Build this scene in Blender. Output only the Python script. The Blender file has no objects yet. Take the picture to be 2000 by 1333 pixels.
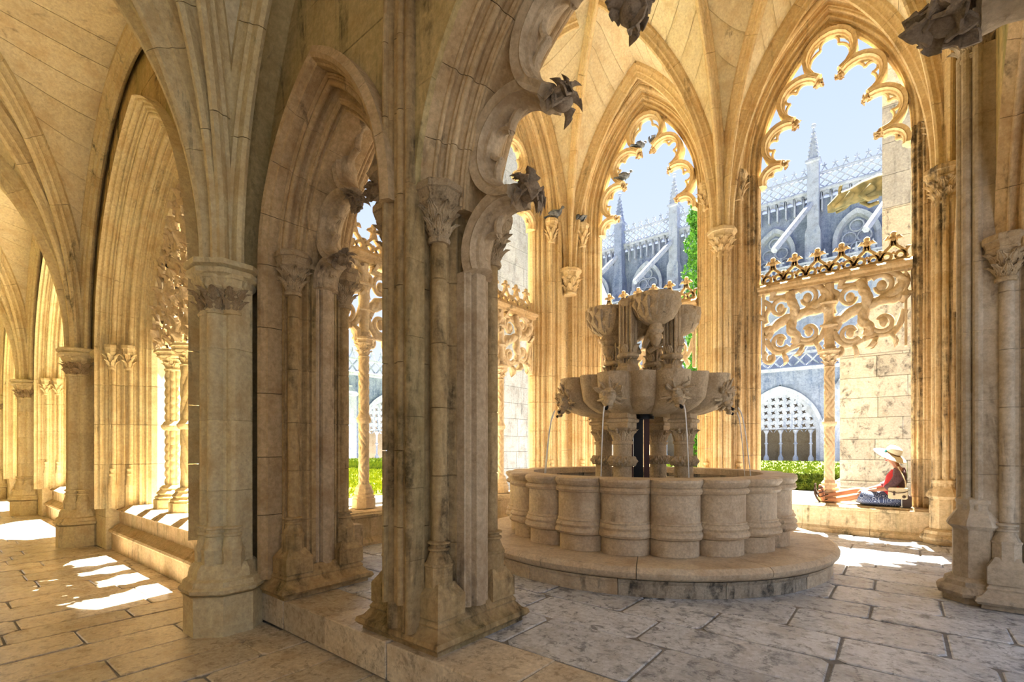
import bpy, math, random
from math import sin, cos, pi, sqrt, radians, atan2
from mathutils import Vector, Matrix, noise
RND = random.Random(7)
scene = bpy.context.scene
COL = scene.collection

# ------------------------------------------------------------------ camera
cam_d = bpy.data.cameras.new('camera')
cam = bpy.data.objects.new('camera', cam_d); COL.objects.link(cam)
cam.location = (0, 0, 1.6)
cam.rotation_euler = (radians(90), 0, radians(38.9))
cam_d.sensor_width = 36.0
cam_d.lens = 36.0 * 950 / 2000
cam_d.shift_y = (875 - 666.5) / 2000
cam_d.clip_end = 500
scene.camera = cam

# ------------------------------------------------------------------ sky, sun, exposure
SKY_STRENGTH, SUN_STRENGTH, EXPOSURE = 1.32, 78.0, -0.15
world = bpy.data.worlds.new('world'); scene.world = world; world.use_nodes = True
wn, wl = world.node_tree.nodes, world.node_tree.links
wn.clear()
w_out = wn.new('ShaderNodeOutputWorld'); w_bg = wn.new('ShaderNodeBackground')
w_tc = wn.new('ShaderNodeTexCoord'); w_sep = wn.new('ShaderNodeSeparateXYZ'); w_cr = wn.new('ShaderNodeValToRGB')
wl.new(w_tc.outputs['Generated'], w_sep.inputs[0]); wl.new(w_sep.outputs['Z'], w_cr.inputs[0])
w_cr.color_ramp.elements[0].position = 0.0; w_cr.color_ramp.elements[0].color = (0.84, 0.88, 0.96, 1)
w_cr.color_ramp.elements[1].position = 0.75; w_cr.color_ramp.elements[1].color = (0.48, 0.64, 0.95, 1)
wl.new(w_cr.outputs[0], w_bg.inputs[0]); w_bg.inputs[1].default_value = SKY_STRENGTH
wl.new(w_bg.outputs[0], w_out.inputs[0])
sun_d = bpy.data.lights.new('sun', 'SUN'); sun_d.energy = SUN_STRENGTH; sun_d.angle = radians(0.6); sun_d.color = (1.0, 0.93, 0.80)
sun = bpy.data.objects.new('sun', sun_d); COL.objects.link(sun)
sun_dir = Vector((0.16, -1.0, -2.75))          # the way the light travels: from the garden, high
sun.rotation_euler = sun_dir.to_track_quat('-Z', 'Y').to_euler()
sun.location = (-6, 20, 30)
scene.view_settings.view_transform = 'Standard'; scene.view_settings.look = 'None'
scene.view_settings.gamma = 1.0; scene.view_settings.use_curve_mapping = False
scene.view_settings.exposure = EXPOSURE

# ------------------------------------------------------------------ materials
def new_mat(name):
    m = bpy.data.materials.new(name); m.use_nodes = True
    return m, m.node_tree.nodes, m.node_tree.links, m.node_tree.nodes['Principled BSDF']
def stone(name, c1, c2, dark=(0.05, 0.045, 0.03), stain=0.35, soft=0.5, rough=0.85, bump=0.8, scale=1.0, var=0.10, streak=0.45, green=0.0, spec=0.25, pits=0.0):
    m, n, l, b = new_mat(name)
    geo = n.new('ShaderNodeNewGeometry')
    def noise_(scale_, detail=5, rough_=0.6, vec=None, dist=0.0):
        t = n.new('ShaderNodeTexNoise'); t.inputs['Scale'].default_value = scale_; t.inputs['Detail'].default_value = detail
        t.inputs['Roughness'].default_value = rough_; t.inputs['Distortion'].default_value = dist
        l.new(vec if vec is not None else geo.outputs['Position'], t.inputs['Vector']); return t
    def ramp(src, p0, p1):
        r = n.new('ShaderNodeMapRange'); r.inputs[1].default_value = p0; r.inputs[2].default_value = p1
        l.new(src, r.inputs[0]); return r.outputs[0]
    def mix(fac, a, b_, mode='MIX'):
        x = n.new('ShaderNodeMix'); x.data_type = 'RGBA'; x.blend_type = mode
        if isinstance(fac, (int, float)): x.inputs[0].default_value = fac
        else: l.new(fac, x.inputs[0])
        for i, v in ((6, a), (7, b_)):
            if isinstance(v, tuple): x.inputs[i].default_value = (*v, 1)
            else: l.new(v, x.inputs[i])
        return x.outputs[2]
    base = mix(ramp(noise_(1.6 * scale, 6).outputs[0], 0.35, 0.68), c1, c2)
    grain = ramp(noise_(26 * scale, 6, 0.7).outputs[0], 0.3, 0.75)
    base = mix(0.5, base, mix(grain, tuple(x * 0.45 for x in c1), tuple(min(1, x * 1.15) for x in c2)))
    blot = ramp(noise_(3.6 * scale, 7, 0.65).outputs[0], 0.50, 0.66)
    bl2 = n.new('ShaderNodeMath'); bl2.operation = 'MULTIPLY'; l.new(blot, bl2.inputs[0]); bl2.inputs[1].default_value = 0.6
    base = mix(bl2.outputs[0], base, (c1[0] * 0.72, c1[1] * 0.66, c1[2] * 0.58))
    mp = n.new('ShaderNodeMapping'); mp.inputs['Scale'].default_value = (3.2, 3.2, streak)
    l.new(geo.outputs['Position'], mp.inputs[0])
    st = noise_(1.3 * scale, 8, 0.68, mp.outputs[0], 0.6)
    lo = 0.63 - 0.22 * stain
    sfac = ramp(st.outputs[0], lo, lo + 0.05 + 0.12 * soft)
    br = ramp(noise_(9 * scale, 6, 0.7).outputs[0], 0.36, 0.6)
    mu = n.new('ShaderNodeMath'); mu.operation = 'MULTIPLY'; l.new(sfac, mu.inputs[0]); l.new(br, mu.inputs[1])
    mu2 = n.new('ShaderNodeMath'); mu2.operation = 'MULTIPLY'; l.new(mu.outputs[0], mu2.inputs[0]); mu2.inputs[1].default_value = 0.85
    base = mix(mu2.outputs[0], base, dark)
    if green > 0:
        g = ramp(noise_(0.9 * scale, 5, 0.6, mp.outputs[0]).outputs[0], 0.5, 0.72)
        g2 = n.new('ShaderNodeMath'); g2.operation = 'MULTIPLY'; l.new(g, g2.inputs[0]); g2.inputs[1].default_value = green
        base = mix(g2.outputs[0], base, (0.20, 0.21, 0.06))
    if pits > 0:
        p = ramp(noise_(11 * scale, 10, 0.8, None, 0.5).outputs[0], 0.52, 0.60)
        p2 = n.new('ShaderNodeMath'); p2.operation = 'MULTIPLY'; l.new(p, p2.inputs[0]); p2.inputs[1].default_value = pits
        base = mix(p2.outputs[0], base, tuple(x * 0.38 for x in c1))
    oi = n.new('ShaderNodeObjectInfo'); hv = n.new('ShaderNodeHueSaturation'); hv.inputs['Saturation'].default_value = 1.0
    vr = n.new('ShaderNodeMapRange'); vr.inputs[3].default_value = 1 - var; vr.inputs[4].default_value = 1 + var
    l.new(oi.outputs['Random'], vr.inputs[0]); l.new(vr.outputs[0], hv.inputs['Value']); l.new(base, hv.inputs['Color'])
    l.new(hv.outputs[0], b.inputs['Base Color'])
    b.inputs['Roughness'].default_value = rough; b.inputs['Specular IOR Level'].default_value = spec
    bm = n.new('ShaderNodeBump'); bm.inputs['Strength'].default_value = bump; bm.inputs['Distance'].default_value = 0.02
    l.new(noise_(18 * scale, 8, 0.7).outputs[0], bm.inputs['Height']); l.new(bm.outputs[0], b.inputs['Normal'])
    return m
def plain(name, c, rough=0.7, metal=0.0, c2=None, scale=20, spec=0.3, bump=0.0):
    m, n, l, b = new_mat(name)
    b.inputs['Roughness'].default_value = rough; b.inputs['Metallic'].default_value = metal; b.inputs['Specular IOR Level'].default_value = spec
    t = n.new('ShaderNodeTexNoise'); t.inputs['Scale'].default_value = scale; t.inputs['Detail'].default_value = 4
    tc = n.new('ShaderNodeTexCoord'); l.new(tc.outputs['Object'], t.inputs['Vector'])
    r = n.new('ShaderNodeValToRGB'); r.color_ramp.elements[0].position = 0.4; r.color_ramp.elements[1].position = 0.6
    c2 = c2 or tuple(x * 0.85 for x in c)
    r.color_ramp.elements[0].color = (*c, 1); r.color_ramp.elements[1].color = (*c2, 1)
    l.new(t.outputs[0], r.inputs[0]); l.new(r.outputs[0], b.inputs['Base Color'])
    if bump:
        bm = n.new('ShaderNodeBump'); bm.inputs['Strength'].default_value = bump; l.new(t.outputs[0], bm.inputs['Height']); l.new(bm.outputs[0], b.inputs['Normal'])
    return m
M = {}
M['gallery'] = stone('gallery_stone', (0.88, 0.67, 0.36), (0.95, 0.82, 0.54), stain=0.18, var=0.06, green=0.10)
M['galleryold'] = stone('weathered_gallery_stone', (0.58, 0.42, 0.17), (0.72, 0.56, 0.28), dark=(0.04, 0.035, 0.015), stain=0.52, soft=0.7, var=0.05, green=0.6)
M['pier'] = stone('shaded_pier_stone', (0.46, 0.30, 0.13), (0.64, 0.47, 0.25), dark=(0.03, 0.02, 0.01), stain=0.74, soft=0.8, var=0.08, green=0.25)  # base brown darkened for the near piers' shade; streaks and green are algae
M['arch'] = stone('arch_stone', (0.58, 0.38, 0.18), (0.76, 0.57, 0.34), dark=(0.07, 0.05, 0.03), stain=0.32, var=0.05, green=0.10)
M['palepier'] = stone('pale_pier_stone', (0.50, 0.40, 0.28), (0.68, 0.58, 0.45), dark=(0.08, 0.06, 0.045), stain=0.35, var=0.05, green=0.15)
M['cusp'] = stone('cusp_stone', (0.52, 0.37, 0.22), (0.74, 0.59, 0.40), dark=(0.07, 0.05, 0.035), stain=0.34, var=0.05)
M['darkleaf'] = stone('dark_carved_stone', (0.32, 0.23, 0.15), (0.54, 0.42, 0.30), dark=(0.07, 0.05, 0.03), stain=0.5, var=0.05, scale=3)  # dark brown carved stone with darker blotches
M['capital'] = stone('capital_stone', (0.50, 0.36, 0.20), (0.66, 0.51, 0.33), dark=(0.07, 0.045, 0.02), stain=0.36, scale=3, var=0.05)
M['inner'] = stone('window_stone', (0.86, 0.61, 0.32), (0.92, 0.76, 0.48), dark=(0.16, 0.10, 0.05), stain=0.30, soft=0.7, var=0.05)
M['innerold'] = stone('weathered_window_stone', (0.66, 0.45, 0.22), (0.76, 0.61, 0.38), dark=(0.05, 0.04, 0.03), stain=0.62, soft=0.2, var=0.05, streak=0.3)
M['vault'] = stone('vault_stone', (0.90, 0.74, 0.46), (0.93, 0.82, 0.60), dark=(0.30, 0.22, 0.12), stain=0.20, var=0.05, streak=2.0)
M['fountain'] = stone('fountain_stone', (0.66, 0.47, 0.29), (0.90, 0.74, 0.53), dark=(0.03, 0.025, 0.02), stain=0.14, soft=0.6, rough=0.45, spec=0.4, var=0.03, scale=1.4)
M['fountainwet'] = stone('wet_fountain_stone', (0.42, 0.34, 0.24), (0.66, 0.57, 0.44), dark=(0.02, 0.018, 0.014), stain=0.75, soft=0.3, rough=0.45, spec=0.45, var=0.05, scale=1.6)
M['bowl'] = stone('bowl_stone', (0.54, 0.40, 0.24), (0.78, 0.63, 0.43), dark=(0.12, 0.09, 0.06), stain=0.22, rough=0.6, var=0.03, scale=2)
M['slab'] = stone('gallery_paving', (0.66, 0.52, 0.36), (0.84, 0.74, 0.58), dark=(0.12, 0.09, 0.06), stain=0.28, streak=3.2, rough=0.22, spec=0.6, var=0.16, pits=0.6, bump=0.3)
M['slabwhite'] = stone('worn_white_paving', (0.58, 0.58, 0.60), (0.82, 0.84, 0.88), dark=(0.10, 0.11, 0.13), stain=0.4, streak=3.2, rough=0.26, spec=0.5, var=0.12, pits=0.9, bump=0.4)
M['mortar'] = stone('paving_mortar', (0.26, 0.24, 0.22), (0.36, 0.34, 0.31), stain=0.2, streak=3, var=0.0)
M['bench'] = stone('bench_stone', (0.64, 0.46, 0.25), (0.76, 0.61, 0.40), dark=(0.09, 0.08, 0.04), stain=0.5, var=0.08, green=0.3)
M['pale'] = stone('pale_outdoor_stone', (0.46, 0.44, 0.40), (0.62, 0.60, 0.55), dark=(0.07, 0.07, 0.07), stain=0.5, soft=0.3, var=0.12, streak=2.0, scale=1.2)
M['grey'] = stone('grey_outdoor_stone', (0.26, 0.28, 0.31), (0.42, 0.44, 0.47), dark=(0.06, 0.07, 0.08), stain=0.5, var=0.10)
M['blue'] = stone('skylit_shade_far_stone', (0.15, 0.20, 0.33), (0.34, 0.39, 0.54), dark=(0.05, 0.08, 0.18), stain=0.6, soft=0.8, var=0.05, scale=0.35)  # blue of skylit shade put into the far stone's own colour
M['bluewhite'] = stone('skylit_whitish_far_stone', (0.30, 0.35, 0.47), (0.50, 0.54, 0.66), dark=(0.12, 0.17, 0.32), stain=0.5, soft=0.8, var=0.05, scale=0.6)  # paler far stone, also tinted with the blue of skylit shade
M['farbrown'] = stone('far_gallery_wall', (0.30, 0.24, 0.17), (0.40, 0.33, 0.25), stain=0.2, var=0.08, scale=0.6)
M['screen'] = stone('screen_stone', (0.80, 0.62, 0.40), (0.88, 0.74, 0.54), dark=(0.25, 0.16, 0.08), stain=0.22, var=0.03)
M['crest'] = stone('crest_stone', (0.68, 0.48, 0.25), (0.78, 0.62, 0.40), dark=(0.12, 0.08, 0.04), stain=0.45, var=0.06)
M['moss'] = plain('mossy_stone', (0.09, 0.09, 0.05), 0.9, c2=(0.20, 0.18, 0.10), scale=5, bump=0.6)
M['grass'] = plain('lawn_grass', (0.14, 0.19, 0.010), 0.9, c2=(0.26, 0.28, 0.015), scale=3)
M['hedge'] = plain('hedge_leaves', (0.08, 0.13, 0.010), 0.8, c2=(0.18, 0.22, 0.02), scale=6)
M['tree'] = plain('cypress_leaves', (0.05, 0.20, 0.02), 0.8, c2=(0.14, 0.34, 0.04), scale=4)
M['gravel'] = plain('garden_path', (0.42, 0.40, 0.37), 0.9, scale=8)
M['steel'] = plain('black_steel', (0.012, 0.011, 0.012), 0.35, 0.3, scale=4)
M['rust'] = plain('brown_painted_steel', (0.10, 0.05, 0.045), 0.45, 0.2, scale=4)
M['pigeon'] = plain('pigeon_feathers', (0.07, 0.08, 0.10), 0.7, c2=(0.20, 0.22, 0.25), scale=18)
M['skin'] = plain('skin', (0.42, 0.20, 0.12), 0.55, c2=(0.38, 0.18, 0.105), scale=8)
M['cardigan'] = plain('plum_knit', (0.10, 0.055, 0.065), 0.9, c2=(0.14, 0.08, 0.09), scale=40, bump=0.2)
M['redtop'] = plain('red_top', (0.62, 0.05, 0.06), 0.8)
M['hat'] = plain('cream_straw', (0.80, 0.74, 0.58), 0.8, scale=60, bump=0.2)
M['ribbon'] = plain('brown_ribbon', (0.20, 0.11, 0.05), 0.7)
M['teal'] = plain('teal_cloth', (0.05, 0.50, 0.55), 0.7)
M['hair'] = plain('auburn_hair', (0.25, 0.10, 0.04), 0.6)
M['leather'] = plain('beige_leather', (0.66, 0.55, 0.36), 0.5)
M['brown'] = plain('dark_brown_leather', (0.06, 0.035, 0.025), 0.5)
M['white'] = plain('white_plastic', (0.8, 0.8, 0.78), 0.5)
def skirt_mat():
    m, n, l, b = new_mat('patterned_skirt')
    tc = n.new('ShaderNodeTexCoord'); v = n.new('ShaderNodeTexVoronoi'); v.inputs['Scale'].default_value = 9
    l.new(tc.outputs['Object'], v.inputs['Vector'])
    mu = n.new('ShaderNodeMath'); mu.operation = 'MULTIPLY'; mu.inputs[1].default_value = 42; l.new(v.outputs['Distance'], mu.inputs[0])
    sn = n.new('ShaderNodeMath'); sn.operation = 'SINE'; l.new(mu.outputs[0], sn.inputs[0])
    r = n.new('ShaderNodeValToRGB'); r.color_ramp.elements[0].position = 0.45; r.color_ramp.elements[1].position = 0.75
    r.color_ramp.elements[0].color = (0.04, 0.06, 0.15, 1); r.color_ramp.elements[1].color = (0.32, 0.38, 0.52, 1)
    l.new(sn.outputs[0], r.inputs[0]); l.new(r.outputs[0], b.inputs['Base Color']); b.inputs['Roughness'].default_value = 0.85
    return m
M['skirt'] = skirt_mat()
def water_mat(name, rough):
    m, n, l, b = new_mat(name)
    b.inputs['Base Color'].default_value = (0.35, 0.37, 0.33, 1); b.inputs['Roughness'].default_value = rough
    b.inputs['Specular IOR Level'].default_value = 0.9; b.inputs['Transmission Weight'].default_value = 0.35; b.inputs['IOR'].default_value = 1.33
    t = n.new('ShaderNodeTexNoise'); t.inputs['Scale'].default_value = 9; bm = n.new('ShaderNodeBump'); bm.inputs['Strength'].default_value = 0.25
    bm.inputs['Distance'].default_value = 0.02
    l.new(t.outputs[0], bm.inputs['Height']); l.new(bm.outputs[0], b.inputs['Normal'])
    return m
M['water'] = water_mat('basin_water', 0.03)
M['jet'] = plain('falling_water', (0.82, 0.84, 0.86), 0.1, spec=0.8)

# ------------------------------------------------------------------ mesh builder and object helpers
class MB:
    def __init__(s): s.v = []; s.f = []
    def add(s, vs, fs):
        o = len(s.v); s.v.extend([tuple(p) for p in vs]); s.f.extend([tuple(i + o for i in q) for q in fs]); return s
    def merge(s, other, f=None):
        return s.add([f(p) for p in other.v] if f else other.v, other.f)
    def mesh(s, name, smooth=35):
        me = bpy.data.meshes.new(name); me.from_pydata(s.v, [], s.f); me.update()
        if smooth:
            me.shade_smooth(); me.set_sharp_from_angle(angle=radians(smooth))
        return me
def tag(o, label=None, cat=None, group=None, kind=None):
    if label: o['label'] = label
    if cat: o['category'] = cat
    if group: o['group'] = group
    if kind: o['kind'] = kind
    return o
def obj(name, mb, mat, parent=None, smooth=35, loc=None, rot=None, scale=None):
    me = mb.mesh(name, smooth) if isinstance(mb, MB) else mb
    if not me.materials: me.materials.append(M[mat] if isinstance(mat, str) else mat)
    o = bpy.data.objects.new(name, me); COL.objects.link(o)
    if parent: o.parent = parent
    if loc: o.location = loc
    if rot: o.rotation_euler = rot
    if scale: o.scale = scale
    return o
def empty(name, loc=(0, 0, 0), label=None, cat=None, group=None, kind=None):
    o = bpy.data.objects.new(name, None); COL.objects.link(o); o.location = loc; o.empty_display_size = 0.1
    return tag(o, label, cat, group, kind)
def rel(parent, p): return tuple(Vector(p) - Vector(parent.location))
def loft(rings, closed=True, caps=True):
    """rings: lists of equally many points -> skin with end caps"""
    mb = MB(); n = len(rings[0]); vs = [p for r in rings for p in r]; fs = []
    for i in range(len(rings) - 1):
        for j in range(n if closed else n - 1):
            k = (j + 1) % n
            fs.append((i * n + j, i * n + k, (i + 1) * n + k, (i + 1) * n + j))
    if caps:
        fs.append(tuple(range(n - 1, -1, -1))); fs.append(tuple((len(rings) - 1) * n + j for j in range(n)))
    return mb.add(vs, fs)
def lathe(prof, n=24, c=(0, 0), rot=0.0, caps=True, rf=None):
    rings = []
    for r, z in prof:
        rings.append([(c[0] + (r * (rf(2 * pi * k / n, z) if rf else 1)) * cos(2 * pi * k / n + rot), c[1] + (r * (rf(2 * pi * k / n, z) if rf else 1)) * sin(2 * pi * k / n + rot), z) for k in range(n)])
    return loft(rings, True, caps)
def oct8(prof, c=(0, 0)): return lathe([(r / cos(pi / 8), z) for r, z in prof], 8, c, pi / 8)
def rect_loft(x0, x1, y0, y1, levels):
    return loft([[(x0 - o, y0 - o, z), (x1 + o, y0 - o, z), (x1 + o, y1 + o, z), (x0 - o, y1 + o, z)] for z, o in levels])
def box(x0, x1, y0, y1, z0, z1, c=0.004):
    return rect_loft(x0, x1, y0, y1, [(z0, -c), (z0 + c, 0), (z1 - c, 0), (z1, -c)])
def tube(pts, rad, n=8, caps=True):
    pts = [Vector(p) for p in pts]; rings = []; up = None
    for i, p in enumerate(pts):
        t = (pts[min(i + 1, len(pts) - 1)] - pts[max(i - 1, 0)])
        t = t.normalized() if t.length > 1e-9 else Vector((0, 0, 1))
        if up is None:
            up = t.orthogonal().normalized()
        up = (up - t * up.dot(t)); up = up.normalized() if up.length > 1e-6 else t.orthogonal().normalized()
        b = t.cross(up); r = rad[i] if isinstance(rad, (list, tuple)) else rad
        rings.append([tuple(p + (up * cos(2 * pi * k / n) + b * sin(2 * pi * k / n)) * r) for k in range(n)])
    return loft(rings, True, caps)
def ball(c, r, n=10, m=7, sq=(1, 1, 1)):
    return lathe([(max(1e-4, r * sin(pi * i / m)), -r * cos(pi * i / m)) for i in range(m + 1)], n) if False else MB().merge(
        lathe([(max(1e-4, r * sin(pi * i / m)), -r * cos(pi * i / m)) for i in range(m + 1)], n), lambda p: (c[0] + p[0] * sq[0], c[1] + p[1] * sq[1], c[2] + p[2] * sq[2]))
def arcp(cx, cy, r, a0, a1, n): return [(cx + r * cos(radians(a0 + (a1 - a0) * i / n)), cy + r * sin(radians(a0 + (a1 - a0) * i / n))) for i in range(n + 1)]
def grow(mb, f): return MB().add([f(p) for p in mb.v], mb.f)

# courses of a moulded pier: one plan, cut into stones with fine open joints
def plan_courses(parent, plan, z0, z1, hgt, mat, name='stone_course', seed=0, jit=0.12):
    cx = sum(p[0] for p in plan) / len(plan); cy = sum(p[1] for p in plan) / len(plan); r = random.Random(seed); z = z0
    while z < z1 - 0.02:
        h = hgt * (1 + jit * (r.random() - 0.5)); zt = min(z + h, z1)
        if z1 - zt < 0.15: zt = z1
        def ring(zz, k): return [(cx + (p[0] - cx) * k, cy + (p[1] - cy) * k, zz) for p in plan]
        k = 1 + 0.006 * (r.random() - 0.5)
        obj(name, loft([ring(z + 0.001, k * 0.982), ring(z + 0.006, k), ring(zt - 0.006, k), ring(zt - 0.001, k * 0.982)]), mat, parent, 30)
        z = zt
def moulded_square(cx, cy, hx, hy, cr=0.05, n=5):
    """square pier plan: corner colonnettes in hollows, stepped fillets on the faces"""
    out = []
    for q in range(4):
        a = q * pi / 2; H = (hx, hy) if q % 2 == 0 else (hy, hx); s, t = H
        pts = [(s - 0.035, 0.0 * t), (s - 0.035, t * 0.18), (s, t * 0.20), (s, t * 0.34), (s - 0.02, t * 0.36), (s - 0.02, t * 0.42)]
        pts += [(s - 0.0, t * 0.44), (s - 0.0, t * 0.50)]
        hr = (t - cr * 2.1) - t * 0.50
        pts += [(s - 0.045 * sin(pi * i / 6) * (0.5 + i / 6), t * 0.50 + hr * i / 6) for i in range(1, 6)]
        pts += arcp(s - cr * 0.9, t - cr * 0.9, cr, -70, 160, 9)
        hr2 = (s - cr * 2.1) - s * 0.50
        pts += [(s * 0.50 + hr2 * i / 6, t - 0.045 * sin(pi * i / 6) * (0.5 + i / 6)) for i in range(5, 0, -1)]
        pts += [(s * 0.50, t), (s * 0.44, t), (s * 0.42, t - 0.02), (s * 0.36, t - 0.02), (s * 0.34, t), (s * 0.20, t), (s * 0.18, t - 0.035)]
        out += [(cx + p[0] * cos(a) - p[1] * sin(a), cy + p[0] * sin(a) + p[1] * cos(a)) for p in pts]
    return out

# splayed jamb profile built from mouldings (f fillet, r roll, R shaft, h hollow), (r, v) from p0 to p1
def splay(p0, p1, tokens):
    tot = sum(t[1] for t in tokens); L = sqrt((p1[0] - p0[0]) ** 2 + (p1[1] - p0[1]) ** 2)
    dx, dy = (p1[0] - p0[0]) / L, (p1[1] - p0[1]) / L; nx, ny = dy, -dx      # towards the viewer / opening
    pts = []; shafts = []; s = 0.0
    for k, ln in tokens:
        a, b = s / tot * L, (s + ln) / tot * L; s += ln
        def P(t, o): return (p0[0] + dx * t + nx * o, p0[1] + dy * t + ny * o)
        if k == 'f': pts += [P(a, 0.0), P(b, 0.0)]
        elif k == 'g': pts += [P(a, 0.02), P(b, 0.02)]
        elif k in 'rR':
            r = (b - a) / 2; m = 7 if k == 'R' else 5
            pts += [P((a + b) / 2 - r * cos(pi * i / m), r * sin(pi * i / m)) for i in range(m + 1)]
            if k == 'R': shafts.append((P((a + b) / 2, 0.0), r))
        elif k == 'h':
            r = (b - a) / 2
            pts += [P((a + b) / 2 - r * cos(pi * i / 6), -1.3 * r * sin(pi * i / 6)) for i in range(7)]
    return pts, shafts
def frX(u, v, z): return (u, v, z)            # walls that run along X; v is the world Y
def frL(u, v, z): return (-v, u, z)           # left wall of the fountain room: u is the world Y, v = -X
def frR(u, v, z): return (v, u, z)            # right wall: u is the world Y, v the world X
def arch_pt(xc, w, h, zs, r, t, side):
    """point of the pointed arch at inset r, t 0..1 from springing to apex, side -1/+1"""
    R = (w * w + h * h) / (2 * w); cxo = w - R         # centre offset from xc on the far side (for side=+1)
    rr = R - r; th = math.acos(max(-1, min(1, (-cxo) / rr)))
    a = t * th
    return xc + side * (cxo + rr * cos(a)), zs + rr * sin(a)
def arch_band(fr, parent, xc, w, h, zs, zb, prof, mat, jl=0.55, na=5, name='arch_stone', jambs=(True, True), sub=4, jmat=None, jname='jamb_stone'):
    R = (w * w + h * h) / (2 * w); L = R * math.acos(max(-1, min(1, (R - w) / R)))
    for side in (-1, 1):
        for k in range(na):
            g = 0.0022 / L
            t0, t1 = k / na + g, (k + 1) / na - (g if k < na - 1 else 0)
            rings = []
            for i in range(sub + 1):
                t = t0 + (t1 - t0) * i / sub
                rings.append([fr(*(lambda q: (q[0], v, q[1]))(arch_pt(xc, w, h, zs, r, t, side))) for r, v in prof])
            obj(name, loft(rings), mat, parent, 30)
        if jambs[(side + 1) // 2]:
            z = zs; rr = random.Random(int(xc * 100) + side)
            while z > zb + 0.02:
                zt = z; z = max(zb, z - jl * (0.9 + 0.2 * rr.random()))
                if z - zb < 0.15: z = zb
                rings = [[fr(xc + side * (w - r), v, zz) for r, v in prof] for zz in (z + 0.003, zt - 0.003)]
                obj(jname, loft(rings), jmat or mat, parent, 30)
def wall_blocks(fr, parent, u0, u1, z0, z1, holes, v0, v1, mat, rh=0.42, bw=0.9, seed=0, name='wall_stone', cap=None):
    """ashlar wall pierced by pointed arches; holes = (xc, w, h, zs); below zs the hole keeps width w"""
    r = random.Random(seed); z = z0; row = 0
    def half(hole, z):
        xc, w, h, zs = hole
        if z <= zs: return w
        if z >= zs + h: return 0.0
        R = (w * w + h * h) / (2 * w); q = R * R - (z - zs) ** 2
        return max(0.0, sqrt(max(0, q)) - (R - w))
    while z < z1 - 0.01:
        zt = min(z1, z + rh * (0.9 + 0.2 * r.random()));
        if z1 - zt < 0.12: zt = z1
        hs = sorted(holes); zz = [z + (zt - z) * i / 4 for i in range(5)]
        bounds = [(lambda q: u0, None)]
        spans = []; left = (lambda q: u0); lu = u0
        for hole in hs:
            if half(hole, z) <= 0: continue
            spans.append((left, (lambda q, hh=hole: hh[0] - half(hh, q)))); left = (lambda q, hh=hole: hh[0] + half(hh, q))
        spans.append((left, (lambda q: u1)))
        for a, b in spans:
            mid = (z + zt) / 2; A, B = a(mid), b(mid)
            if B - A < 0.04: continue
            n = max(1, round((B - A) / bw)); cuts = [A + (B - A) * (i + (0.0 if i in (0, n) else (0.25 * (-1) ** row + 0.12 * (r.random() - 0.5)))) / n for i in range(n + 1)]
            for i in range(n):
                fa = a if i == 0 else (lambda q, c=cuts[i]: c); fb = b if i == n - 1 else (lambda q, c=cuts[i + 1]: c)
                pts = [(max(u0, min(u1, fa(q))), q) for q in zz] + [(max(u0, min(u1, fb(q))), q) for q in reversed(zz)]
                cx = sum(p[0] for p in pts) / 10; cz = sum(p[1] for p in pts) / 10
                def sh(p, k):
                    d = Vector((cx - p[0], cz - p[1])); ln = max(d.length, 1e-6); return (p[0] + d.x / ln * k, p[1] + d.y / ln * k)
                pr = (r.random() - 0.5) * 0.006
                rings = [[fr(p[0], v, p[1]) for p in [sh(q, k) for q in pts]] for v, k in ((v0 + pr, 0.010), (v0 + pr + 0.007, 0.0025), (v1 - 0.007, 0.0025), (v1, 0.010))]
                obj(name, loft(rings), mat, parent, 30)
        z = zt; row += 1

# ------------------------------------------------------------------ carving: leaves, capitals, bosses
def leaf(L, W, curl=1.0, nl=7, th=0.12, lob=0.35, fold=0.35, jag=0.10):
    """carved leaf along +Z from the origin, bulging to +X, tip curling out; real thickness"""
    rows = []; m = 4
    for i in range(nl + 1):
        t = i / nl
        wd = W * (sin(pi * min(1, t * 0.92 + 0.08)) ** 0.7) * (1 + lob * sin(t * pi * 5.2)) * 0.5 + 0.02 * W
        z = L * (t - 0.30 * curl * max(0, t - 0.6) ** 1.3); x = L * (0.16 * sin(t * pi * 0.8) + curl * 0.75 * max(0, t - 0.45) ** 1.6)
        rows.append([(x - fold * abs(j) / m * wd * (0.5 + t) + (jag * W * (j % 2) * (0.4 + t)), wd * j / m, z) for j in range(-m, m + 1)])
    n = 2 * m + 1; mb = MB(); vs = [p for r in rows for p in r]; o = len(vs)
    vs2 = [(p[0] - th * W, p[1] * 0.9, p[2]) for p in vs]; fs = []
    for i in range(nl):
        for j in range(n - 1):
            a, b, c, d = i * n + j, i * n + j + 1, (i + 1) * n + j + 1, (i + 1) * n + j
            fs += [(a, b, c, d), (o + d, o + c, o + b, o + a)]
    for i in range(nl):
        for j in (0, n - 1): fs.append((i * n + j, (i + 1) * n + j, o + (i + 1) * n + j, o + i * n + j))
    for j in range(n - 1): fs.append((nl * n + j, nl * n + j + 1, o + nl * n + j + 1, o + nl * n + j))
    return mb.add(vs + vs2, fs)
def place(mb, m): return MB().add([tuple(m @ Vector(p)) for p in mb.v], mb.f)
def rotz(a): return Matrix.Rotation(a, 4, 'Z')
def tr(x, y, z): return Matrix.Translation((x, y, z))
_cap = {}
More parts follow.
